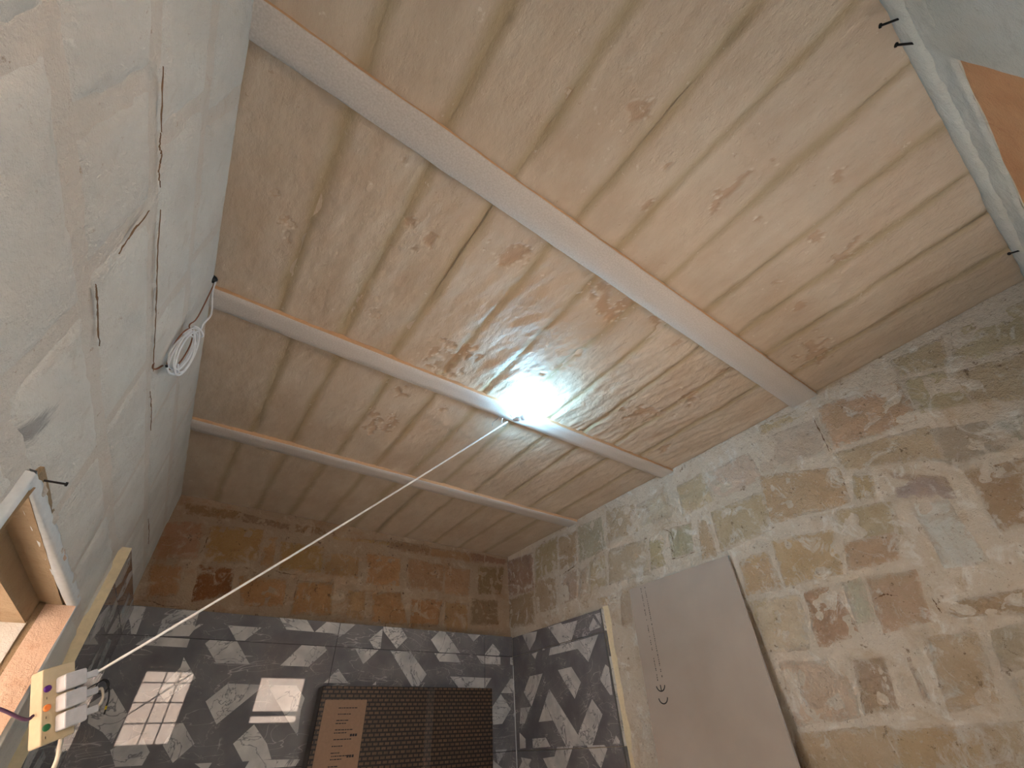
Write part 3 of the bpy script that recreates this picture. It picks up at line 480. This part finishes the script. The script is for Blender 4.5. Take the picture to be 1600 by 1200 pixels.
def tile(parent, place, u0, u1, v0, v1, frags, nrm_flip):
    """place(u, v, h) -> world; h = 0 is the glazed face"""
    g = .0012; u0 += g; u1 -= g; v0 += g; v1 -= g; mb = MB(); c = .0012
    ring = lambda i, h: [place(u, v, h) for u, v in ((u0 + i, v0 + i), (u1 - i, v0 + i), (u1 - i, v1 - i), (u0 + i, v1 - i))]
    vs = ring(0, -.010) + ring(0, -c) + ring(c, 0)
    fs = [(k * 4 + i, k * 4 + (i + 1) % 4, (k + 1) * 4 + (i + 1) % 4, (k + 1) * 4 + i) for k in (0, 1) for i in range(4)] + [(8, 9, 10, 11), (3, 2, 1, 0)]
    if nrm_flip: fs = [f[::-1] for f in fs]
    mb.add(vs, fs, 0)
    for fi, p in enumerate(frags):
        p = clip(p, u0 + c, u1 - c, v0 + c, v1 - c)
        if len(p) < 3: continue
        ar = sum(p[i - 1][0] * p[i][1] - p[i][0] * p[i - 1][1] for i in range(len(p)))
        if abs(ar) < 2e-4: continue
        if (ar < 0) != nrm_flip: p = p[::-1]
        mb.add([place(u, v, .00025 + .00001 * fi) for u, v in p], [tuple(range(len(p)))], 1)
    return mb.build('tile', [M['dark'], M['white']], parent)
pb = lambda u, v, h: (u, BY - TB - h, v)
pr = lambda u, v, h: (RX - TR - h, u, v)
pl_ = lambda u, v, h: (LX(u, v) + TL + h, u, v)
XT = [-.27, .94, 2.14, RX - TR]
EDGE_R, EDGE_L = 2.285, 2.33
for r in range(5):
    z0, z1 = TROWS[r], TROWS[r + 1]
    for k in range(3):
        fr = BACK_FRAG if r >= 2 else []
        if r < 3: fr = fr + random_frags(XT[k] + .05, XT[k + 1] - .05, z0 + .04, min(z1 - .04, 1.50), 9, r * 10 + k)
        tile(wall_b, pb, XT[k], XT[k + 1], z0, z1, fr, False)
    fr = (RIGHT_FRAG if r >= 2 else []) + (random_frags(EDGE_R + .05, BY - TB - .05, z0 + .04, min(z1 - .04, 1.45), 9, r + 77) if r < 3 else [])
    tile(wall_r, pr, EDGE_R, BY - TB, z0, z1 if r < 4 else 2.343, fr, True)
    tile(wall_l, pl_, EDGE_L, BY - TB, z0, z1 if r < 4 else 2.335, random_frags(EDGE_L + .05, BY - TB - .06, z0 + .03, z1 - .03, 10 if r < 4 else 5, r + 41), False)
# the beds the tiles are stuck to
mb = MB(); mb.box((-.30, BY - TB + .009, 0), (RX - TR, BY + .01, 2.348)); mb.build('tile_bed', M['grout'], wall_b)
mb = MB(); mb.box((RX - TR + .009, EDGE_R + .003, 0), (RX + .01, BY - TB, 2.341)); mb.build('tile_bed', M['adhesive'], wall_r)
a, b = EDGE_L + .002, BY - TB; z = 2.333
vs = [(LX(y, zz) + o, y, zz) for o in (-.01, TL - .009) for (y, zz) in ((a, 0), (b, 0), (b, z), (a, z))]
mb = MB(); mb.add(vs, [(0, 3, 2, 1), (4, 5, 6, 7), (0, 1, 5, 4), (1, 2, 6, 5), (2, 3, 7, 6), (3, 0, 4, 7)]); mb.build('tile_bed', M['adhesive'], wall_l)
# cream edge of the left tiling and metal edge trim plus narrow return on the right
vs = [(LX(y, zz) + o, y, zz) for o in (-.005, TL - .0005) for (y, zz) in ((EDGE_L - .006, 0), (EDGE_L + .001, 0), (EDGE_L + .001, 2.338), (EDGE_L - .006, 2.338))]
mb = MB(); mb.add(vs, [(0, 3, 2, 1), (4, 5, 6, 7), (0, 1, 5, 4), (1, 2, 6, 5), (2, 3, 7, 6), (3, 0, 4, 7)]); mb.build('tile_edge', M['adhesive'], wall_l)
mb = MB(); mb.box((RX - TR - .0015, EDGE_R - .004, 0), (RX - TR + .006, EDGE_R + .0005, 2.345)); mb.build('edge_trim', M['steel'], wall_r)
zz = [0, .42, 1.02, 1.61, 1.88, 2.06, 2.21, 2.345]
for k in range(len(zz) - 1):
    mb = MB(); mb.box((RX - TR + .006, EDGE_R - .006, zz[k] + .001), (RX + .004, EDGE_R + .003, zz[k + 1] - .001)); mb.build('return_strip', M['white'] if k % 3 != 2 else M['dark'], wall_r)
n = 90; zs = np.linspace(0, 2.36, n); V = []
for i, zc in enumerate(zs):
    w1 = .050 + .016 * float(fbm(np.array(i * .33), np.array(2.), 3)); hh = .004 + .004 * float(fbm(np.array(i * .4), np.array(6.), 3))
    for (o, h) in ((.0, hh + .006), (-.014, hh), (-w1 * .7, hh * .55), (-w1, -.008)): V.append((EDGE_R - .004 + o, zc, h))
V = np.array(V); mesh_np('adhesive_bead', FR['right'](V[:, 0], V[:, 1], V[:, 2]), gridfaces(n, 4, False), [M['adhesive']], wall_r)
mb = MB(); mb.tube([(RX - TR - .006, BY - TB - .005, .2), (RX - TR - .005, BY - TB - .005, 2.14)], .0035, 8); mb.build('corner_bead', M['frame'], wall_b)

# ------------------------------------------------------------------ wall behind the camera, with two windows
NT_ = .34
def near_wall():
    mb = MB(); y1 = NY; y0 = NY - NT_
    holes = sorted([WINA, WINB]); x0, x1 = -.75, RX + .35; top = CEIL + .009
    mb.box((x0, y0, 0), (holes[0][0], y1, top)); mb.box((holes[0][1], y0, 0), (holes[1][0] - .06, y1, top)); mb.box((1.95, y0, 0), (x1, y1, top))
    mb.box((holes[0][0], y0, 0), (holes[0][1], y1, holes[0][2])); mb.box((holes[0][0], y0, holes[0][3]), (holes[0][1], y1, top))
    a = holes[1][0] - .06
    mb.box((a, y0, 0), (holes[1][0], y1, 2.52)); mb.box((holes[1][1], y0, 0), (1.95, y1, 2.52)); mb.box((holes[1][0], y0, 0), (holes[1][1], y1, holes[1][2]))
    mb.box((a, y0, 2.895), (1.95, y1, top)); mb.box((a, y0, 2.52), (1.95, y1 - .012, 2.895)); mb.box((holes[1][0], y0, holes[1][3]), (holes[1][1], y1, 2.52))
    return mb.build('wall_near', M['nplaster'])
wall_n = tag(near_wall(), 'grey white plastered wall with two windows behind the viewer', kind='structure')
sheet('plaster_skin', 'near', -.39, WINB[0] - .064, 2.56, 2.985, .012, lambda u, v: .006 + .004 * fbm(u * 9, v * 9, 4), M['nplaster'], wall_n)
sheet('exposed_stone', 'near', WINB[0] - .062, 1.952, 2.515, 2.897, .012, lambda u, v: -.002 + .004 * fbm(u * 9 + 3, v * 9, 4), M['orange'], wall_n)
sheet('rough_band', 'near', -.39, RX + .01, 2.895, 2.990, .008, lambda u, v: -.008 * smooth((2.905 - v) / .008) + .007 + .006 * fbm(u * 16, v * 20, 4), M['nplaster'], wall_n)
n = 160; xs = np.linspace(-.40, RX + .02, n); V = []
for i, x in enumerate(xs):
    q = .004 * float(fbm(np.array(x * 9), np.array(4.), 3)); w = .003 * float(fbm(np.array(x * 13), np.array(8.), 3))
    for (h, z_) in ((-.01, 2.975), (.012 + q, 2.984 + w), (.020 + q, 2.992 + w), (.021 + q, 3.03), (.020 + q, CEIL + .012), (-.01, CEIL + .012)): V.append((x, NY + h, z_))
tag(mesh_np('trim_1', np.array(V), gridfaces(n, 6, True), [M['nplaster']]), 'pale plaster band where the near wall meets the ceiling', kind='structure')
for i, (x, z_, d) in enumerate([(.972, 3.012, (-.02, .03, .004)), (1.053, 2.996, (-.03, .026, .006)), (2.149, 2.993, (-.022, .026, -.004))]):
    p = Vector((x, NY + .018, z_)); q = p + Vector(d); mb = MB(); mb.tube([p - Vector((0, .02, 0)), p, q], .0032, 8); mb.tube([q, q + Vector(d).normalized() * .003], .0062, 8)
    tag(mb.build('nail', M['nail']), ['black nail at the ceiling end of the pale plaster band, topmost', 'bent black nail just below the topmost nail on the plaster band', 'black nail in the plaster band near the right wall corner'][i], 'nail', 'nails in the plaster band')
# window A, barred, with a half-open narrow leaf; window B, square with a broken sill
x0, x1, z0, z1 = WINA; y = NY - .20
win = tag(bpy.data.objects.new('window_1', None), 'barred window behind the viewer, seen only as a reflection', kind='structure'); sc.collection.objects.link(win)
mb = MB()
for a, b in (((x0, z0), (x0 + .03, z1)), ((x1 - .03, z0), (x1, z1)), ((x0, z0), (x1, z0 + .035)), ((x0, z1 - .03), (x1, z1))): mb.box((a[0], y - .03, a[1]), (b[0], y + .03, b[1]))
mb.build('window_frame', M['wood'], win)
for xx in (.115, .265): mb = MB(); mb.box((xx - .007, y - .012, z0), (xx + .007, y + .012, z1)); mb.build('glazing_bar', M['wood'], win)
for zz_ in (2.40, 2.21, 2.02): mb = MB(); mb.box((x0, y - .008, zz_ - .006), (x1, y + .008, zz_ + .006)); mb.build('glazing_bar', M['wood'], win)
mb = MB(); mb.box((x0 - .02, NY - .12, z0 - .03), (x1 + .02, NY + .02, z0)); mb.build('window_sill', M['frame'], win)
x0, x1, z0, z1 = WINB
win = tag(bpy.data.objects.new('window_2', None), 'small square window behind the viewer, seen only as a reflection', kind='structure'); sc.collection.objects.link(win)
mb = MB()
for a, b in (((x0, z0), (x0 + .03, z1)), ((x1 - .03, z0), (x1, z1)), ((x0, z0 + .075), (x1, z0 + .125)), ((x0, z1 - .03), (x1, z1))): mb.box((a[0], y - .03, a[1]), (b[0], y + .03, b[1]))
mb.build('window_frame', M['wood'], win)
mb = MB(); mb.box((x0 - .02, NY - .14, z0 - .05), (x1 + .02, NY + .03, z0)); mb.build('window_sill', M['reveal'], win)
mb = MB(); mb.box((-2.3, -.2, -.05), (-2.0, 7, 3.3)); tag(mb.build('door_shade_wall', M['facade']), 'unseen pink wall added outside the left door to shade it', kind='structure')  # out of view, added to cut the daylight through the left door
# sunlit facade across the alley and the ground outside
tag(sheet('facade_wall', 'near', -6, 8, -.05, 4.6, .5, lambda u, v: np.full_like(u, -2.6), M['facade']), 'pink stone facade across the alley, mirrored in the tiles', kind='structure')
mb = MB(); mb.box((-9, -9, -.30), (9, 9, -.02)); tag(mb.build('ground', M['floor']), 'dusty ground outside the house', kind='structure')

# ------------------------------------------------------------------ bulb and its flex
BP = Vector((1.1546, 1.3733, 2.975))
HD = Vector((1.096, 1.442, 2.967))
ax = (HD - BP).normalized()
bulb = empty('light_bulb', BP, 'glowing white globe bulb hung under the ceiling beam', 'light bulb')
def lathe(p, axis, prof, n=20):
    a = axis.normalized(); x = a.orthogonal().normalized(); yv = a.cross(x); vs = []; fs = []
    for (t, r) in prof:
        for k in range(n): th = 2 * PI * k / n; vs.append(p + a * t + (x * math.cos(th) + yv * math.sin(th)) * max(r, 1e-4))
    for i in range(len(prof) - 1):
        for k in range(n): fs.append((i * n + k, i * n + (k + 1) % n, (i + 1) * n + (k + 1) % n, (i + 1) * n + k))
    return vs, fs
R_ = .0280
mb = MB(); prof = [(-R_ * math.cos(t), R_ * math.sin(t)) for t in np.linspace(0, 2.35, 16)] ; mb.add(*lathe(BP, ax, prof, 24)); g = mb.build('globe', M['bulb'], None, True)
mb = MB(); mb.add(*lathe(BP, ax, [(R_ * .70, R_ * .715), (R_ * 1.2, R_ * .60), (R_ * 1.6, .0135), (R_ * 1.62, .0132)], 20)); bb = mb.build('bulb_body', M['plug'], None, True)
mb = MB(); mb.add(*lathe(BP, ax, [(R_ * 1.6, .0145), (R_ * 2.3, .0145), (R_ * 2.6, .010), (R_ * 3.1, .007), (R_ * 3.12, .0001)], 20)); hb = mb.build('lamp_holder', M['plug'], None, True)
under(bulb, g, bb, hb)

# ------------------------------------------------------------------ extension socket with three plugs
SA = Vector((.436, .05, -.900)).normalized()             # down the strip
SW = Vector((.78, .56, .38)); SW = (SW - SA * SW.dot(SA)).normalized()   # across, to the right
SN = SW.cross(SA).normalized()
if SN.y > 0: SN = -SN
SM = Matrix(((SW.x, SA.x, SN.x, 0), (SW.y, SA.y, SN.y, 0), (SW.z, SA.z, SN.z, 0), (0, 0, 0, 1)))
SO = Vector((-.262, 1.905, 1.868))                       # top left corner of the face
SM = Matrix.Translation(SO) @ SM
strip = empty('extension_socket', SM @ Vector((.035, .18, 0)), 'cream three-gang extension socket hanging in the door opening', 'socket')
mb = MB(); mb.rbox((0, 0, -.044), (.074, .185, 0), .005, 0, SM); body = mb.build('socket_body', M['socket'], None)
parts = [body]
for k, (mname, lbl) in enumerate((('purple', 'purple rocker switch'), ('orangep', 'orange rocker switch'), ('green', 'green rocker switch'))):
    cy = .052 + .047 * k; mb = MB(); mb.add(*lathe(SM @ Vector((.012, cy, -.001)), SM.to_3x3() @ Vector((0, 0, 1)), [(0, .0088), (.003, .0085), (.0042, .006), (.0044, 0)], 18)); s_ = mb.build('switch', M[mname], None, True); s_['label'] = lbl; parts.append(s_)
    mb = MB(); mb.box((.010, cy + .020, -.0005), (.0115, cy + .026, .0004), 0, SM); parts.append(mb.build('switch_mark', M['ink'], None))
under(strip, *parts)
PT = []
plab = ['white plug at the top of the extension socket, feeding the bulb flex', 'white plug in the middle of the extension socket', 'white plug at the bottom of the extension socket']
for k in range(3):
    cy = .052 + .047 * k; c = Vector((.052, cy, 0))
    pg = empty('plug', SM @ c, plab[k], 'plug', 'plugs in the extension socket')
    mb = MB(); mb.rbox((.030, cy - .021, .0005), (.082, cy + .020, .036), .006, 0, SM); b1 = mb.build('plug_body', M['plug'], None)
    mb = MB(); mb.rbox((.070, cy - .009, .010), (.112, cy + .009, .030), .003, 0, SM); b2 = mb.build('cord_grip', M['plug'], None)
    mb = MB()
    for j in range(5): mb.box((.034, cy - .012 + j * .005, .0358), (.050, cy - .0105 + j * .005, .0366), 0, SM)
    b3 = mb.build('embossed_mark', M['gypsum'], None)
    under(pg, b1, b2, b3); PT.append(SM @ Vector((.112, cy, .020)))
def flex(name, pts, r, mat, label, cat, k=10):
    mb = MB(); mb.tube(catmull(pts, k), r, 8); return tag(mb.build(name, mat, None, True), label, cat)
a, b = PT[0], HD + ax * .028
mid = [a.lerp(b, t) + Vector((0, 0, -.012 * 4 * t * (1 - t))) for t in (0.0, .03, .1, .25, .4, .55, .7, .85, .97, 1)]
flex('lamp_flex', mid, .0043, M['cablew'], 'white flex stretched from the top plug to the bulb', 'cable')
a, b = PT[1], PT[2]
flex('loop_cable', [a, a + SW * .012 + SN * .002, a + SW * .017 + SA * .02, b + SW * .012 - SA * .012, b], .0035, M['cable'], 'short cream cable looping between the two lower plugs', 'cable')
p = SM @ Vector((.055, .184, -.017)); flex('supply_cable', [p - SA * .01, p + SA * .02 + SW * -.004, p + Vector((.015, .01, -.07)), p + Vector((.01, .03, -.25)), p + Vector((.0, .05, -.8)), Vector((-.10, 2.06, .02))], .0055, M['cable'], 'thick cream cable dropping from the foot of the extension socket', 'cable')
p = SM @ Vector((-.0045, .105, -.02)); flex('purple_cable', [p, p - SW * .02, p + Vector((-.10, -.03, .02)), p + Vector((-.26, -.05, .03)), Vector((-.70, 1.85, 1.79)), Vector((-.80, 1.86, 1.2)), Vector((-.82, 1.88, .02))], .004, M['dkcable'], 'dark purple cable running from the extension socket out through the door', 'cable')
p = SM @ Vector((.118, .088, -.020)); q = SW; d = SA
lp = [p - q * .02, p + q * .012 - d * .008, p + q * .03 - d * .012]
for t in np.linspace(0, 2 * PI * 1.25, 22): lp.append(p + q * (.034 + .016 * math.sin(t)) + d * (.004 - .018 * math.cos(t)) + SN * (.004 - .001 * t))
lp += [p + q * .052 + d * .02, p + q * .050 + d * .045, p + q * .044 + d * .060]
bt = empty('black_cable', p, 'short black cable end curled beside the plugs', 'cable')
mb = MB(); mb.tube(catmull(lp, 3), .0022, 8); c1_ = mb.build('cable_loop', M['black'], None, True)
e = lp[-1]; mb = MB(); mb.tube([e, e + d * .009 - q * .002], .0026, 8); c2_ = mb.build('sleeve', M['yellow'], None, True)
mb = MB(); mb.tube([e + d * .009 - q * .002, e + d * .02 - q * .006], .0018, 8); c3_ = mb.build('cable_tip', M['black'], None, True)
under(bt, c1_, c2_, c3_)

# ------------------------------------------------------------------ coil of white cable hanging at the left wall, hooks under the beam
CO = Vector((-.300, 1.40, 2.70)); dn = Vector((.02, .05, -1)).normalized(); sd = Vector((.42, .90, .04)); sd = (sd - dn * sd.dot(dn)).normalized(); nn_ = dn.cross(sd)
top = Vector((LX(1.37, 3.03) + .012, 1.372, 3.035))
coil = empty('cable_coil', CO, 'coil of white cable hanging from the end of a ceiling beam', 'cable')
pc = lambda a, b, c=0: CO + sd * a + dn * b + nn_ * c
path = [top, top + Vector((.012, .01, -.06)), pc(.012, -.19, .004), pc(.004, -.13, .004), pc(.01, -.10, .0)]
for t in np.linspace(-1.2, 2 * PI * 4.6, 70):
    k = t / (2 * PI); w = .036 + .006 * math.sin(k * 2.3); hh = .096 - .006 * k + .006 * math.sin(k * 5); path.append(pc(w * math.sin(t) + .010 * math.sin(k * 1.7) , -hh * math.cos(t) + .004 * k, .010 * math.sin(k * 3.1)))
path += [pc(.02, .09, .006), pc(-.012, .112, .006), pc(-.036, .108, .006)]
mb = MB(); mb.tube(catmull(path, 4), .0030, 8); a1 = mb.build('cable_loops', M['cablew'], None, True)
mb = MB(); mb.tube([pc(-.036, .108, .006), pc(-.042, .104, .006)], .0036, 8); a2 = mb.build('cable_end', M['black'], None, True)
mb = MB(); mb.tube(catmull([pc(.008 + .026 * math.cos(t), -.092, .013 * math.sin(t)) for t in np.linspace(0, 2 * PI * 2.6, 24)], 3), .003, 8); a3 = mb.build('binding_turns', M['cablew'], None, True)
path = [top + Vector((0, .005, -.005)), pc(-.02, -.14, -.008), pc(-.03, -.09, -.01)] + [pc(.034 * math.sin(t) - .004, -.088 * math.cos(t), -.012) for t in np.linspace(-.4, 2 * PI * 1.6, 24)]
mb = MB(); mb.tube(catmull(path, 4), .0022, 8); a4 = mb.build('brown_core', M['brown'], None, True)
mb = MB(); mb.tube(catmull([pc(-.03, .098, -.012), pc(-.045, .125, -.012), pc(-.058, .132, -.012), pc(-.068, .118, -.012)], 4), .0026, 8); a5 = mb.build('core_tail', M['brown'], None, True)
under(coil, a1, a2, a3, a4, a5)
mb = MB(); mb.add(*lathe(top + Vector((-.016, 0, 0)), Vector((1, .2, -.2)), [(0, .016), (.012, .014), (.02, .009), (.0205, 0)], 14)); tag(mb.build('cable_outlet', M['black'], None, True), 'small black hole plug where the coiled cable leaves the wall', 'outlet')
for i, (x, y_) in enumerate([(1.066, 1.520), (1.088, 1.522)]):
    p = Vector((x, y_, BEAMZ)); mb = MB(); mb.tube(catmull([p + Vector((0, 0, .012)), p, p + Vector((.002, .012, -.018)), p + Vector((.010, .022, -.032)), p + Vector((.022, .020, -.036)), p + Vector((.030, .012, -.030))] if i else [p + Vector((0, 0, .012)), p + Vector((-.004, .012, -.006)), p + Vector((-.012, .05, -.012)), p + Vector((-.013, .055, -.036))], 5), .0016, 8)
    tag(mb.build('wire_hook', M['steel'], None, True), ['thin straight wire end under the beam beside the bulb', 'small curled wire hook under the beam beside the bulb'][i], 'hook')
p = Vector((1.085, 1.436, BEAMZ)); mb = MB(); mb.tube(catmull([p + Vector((0, 0, .01)), p + Vector((-.002, .0, -.012)), p + Vector((-.004, .004, -.03)), p + Vector((.008, .0, -.045)), p + Vector((.016, -.004, -.028))], 5), .0016, 8)
tag(mb.build('wire_hook', M['steel'], None, True), 'wire loop holding up the lamp holder behind the bulb', 'hook')

# ------------------------------------------------------------------ plasterboard leaning on the right wall
HB = 2.408; foot = .19; tilt = math.asin(foot / HB)
Bm = Matrix.Translation((RX - .024 - foot, 1.247, .004)) @ Matrix.Rotation(tilt, 4, 'Y')      # local: x thickness, y width, z height
Wd = .752
board = empty('plasterboard', Bm @ Vector((0, Wd / 2, 0)), 'tall grey brown plasterboard sheet leaning on the right wall', 'board')
mb = MB(); mb.box((.0008, .0006, 0), (.0117, Wd - .0006, HB - .0008), 0, Bm); c0 = mb.build('gypsum_core', M['gypsum'], None)
mb = MB(); mb.box((-.0006, 0, 0), (.0008, Wd, HB), 0, Bm); c1_ = mb.build('paper_face', M['board'], None)
mb = MB(); mb.box((.0117, 0, 0), (.0125, Wd, HB), 0, Bm); c2_ = mb.build('paper_back', M['kraft'], None)
under(board, c0, c1_, c2_)
F_ = -.0010
def mark(mb, y, z, w, h): mb.box((F_ - .0002, y - w / 2, z - h / 2), (F_ + .0004, y + w / 2, z + h / 2), 0, Bm)
rr = random.Random(5)
for line, yc in ((0, .652), (1, .618)):
    mb = MB(); z = 2.392
    while z > 1.885:
        L_ = rr.uniform(.004, .012)
        if rr.random() < .8: mark(mb, yc + rr.uniform(-.0008, .0008), z - L_ / 2, rr.uniform(.0025, .005), L_ * .8)
        z -= L_ + rr.uniform(.001, .004) + (.012 if rr.random() < .08 else 0)
    under(board, tag(mb.build('print_line', M['ink'], None), kind='stuff'))
def arc(mb, yc, zc, r, w, a0, a1, n=14):
    vs = []
    for i in range(n + 1):
        t = math.radians(a0 + (a1 - a0) * i / n)
        for rr_ in (r - w / 2, r + w / 2):
            for xx in (F_ - .0003, F_ + .0004): vs.append(Bm @ Vector((xx, yc + rr_ * math.cos(t), zc + rr_ * math.sin(t))))
    fs = []
    for i in range(n):
        b_ = i * 4; fs += [(b_, b_ + 4, b_ + 6, b_ + 2), (b_ + 1, b_ + 3, b_ + 7, b_ + 5), (b_, b_ + 1, b_ + 5, b_ + 4), (b_ + 2, b_ + 6, b_ + 7, b_ + 3)]
    mb.add(vs, fs)
mb = MB(); arc(mb, .640, 1.868, .030, .006, 188, 352); mark(mb, .640, 1.854, .006, .026); under(board, mb.build('printed_letter', M['ink'], None))
mb = MB(); arc(mb, .638, 1.812, .031, .006, 188, 352); under(board, mb.build('printed_letter', M['ink'], None))

# ------------------------------------------------------------------ printed carton standing before the tiled wall
x0, x1 = .875, 2.125; yb = 3.235; top_ = 1.975; dep = .11
carton = empty('carton', (.5 * (x0 + x1), yb + dep / 2, 0), 'tall flat carton with dark repeating print before the tiled wall', 'box')
mb = MB(); mb.rbox((x0, yb, 0), (x1, yb + dep, top_), .012, 0, None, 4); body = mb.build('carton_body', M['carton'], None)
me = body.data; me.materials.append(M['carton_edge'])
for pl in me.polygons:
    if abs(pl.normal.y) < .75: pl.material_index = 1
lx0, lx1 = .905, 1.165
mb = MB(); mb.box((lx0, yb - .0012, 1.05), (lx1, yb + .001, 1.905)); lab_ = mb.build('label', M['kraft'], None); lab_['label'] = 'plain kraft brown label'
mb = MB(); z = 1.865
while z > 1.10:
    for k in range(rr.choice([1, 2, 3])):
        w = rr.uniform(.05, .13); xs_ = lx0 + .085 + rr.uniform(0, .012); x = xs_
        while x < xs_ + w:
            L_ = rr.uniform(.006, .02); mb.box((x, yb - .0016, z - .0022), (x + L_, yb - .001, z + .0022)); x += L_ + .003
        z -= .014
    z -= .016
prt = tag(mb.build('print_block', M['ink'], None), kind='stuff')
mb = MB()
for zz_ in (1.735, 1.64): 
    for k in range(3): mb.box((lx1 - .075 + k * .015, yb - .0016, zz_ - .006), (lx1 - .063 + k * .015, yb - .001, zz_ + .006))
ic = tag(mb.build('print_icon', M['ink'], None), kind='stuff')
mb = MB(); mb.box((1.585, yb - .0009, .3), (1.640, yb + .001, top_ - .006)); tp = mb.build('tape', M['tape'], None)
under(carton, body, lab_, prt, ic, tp)
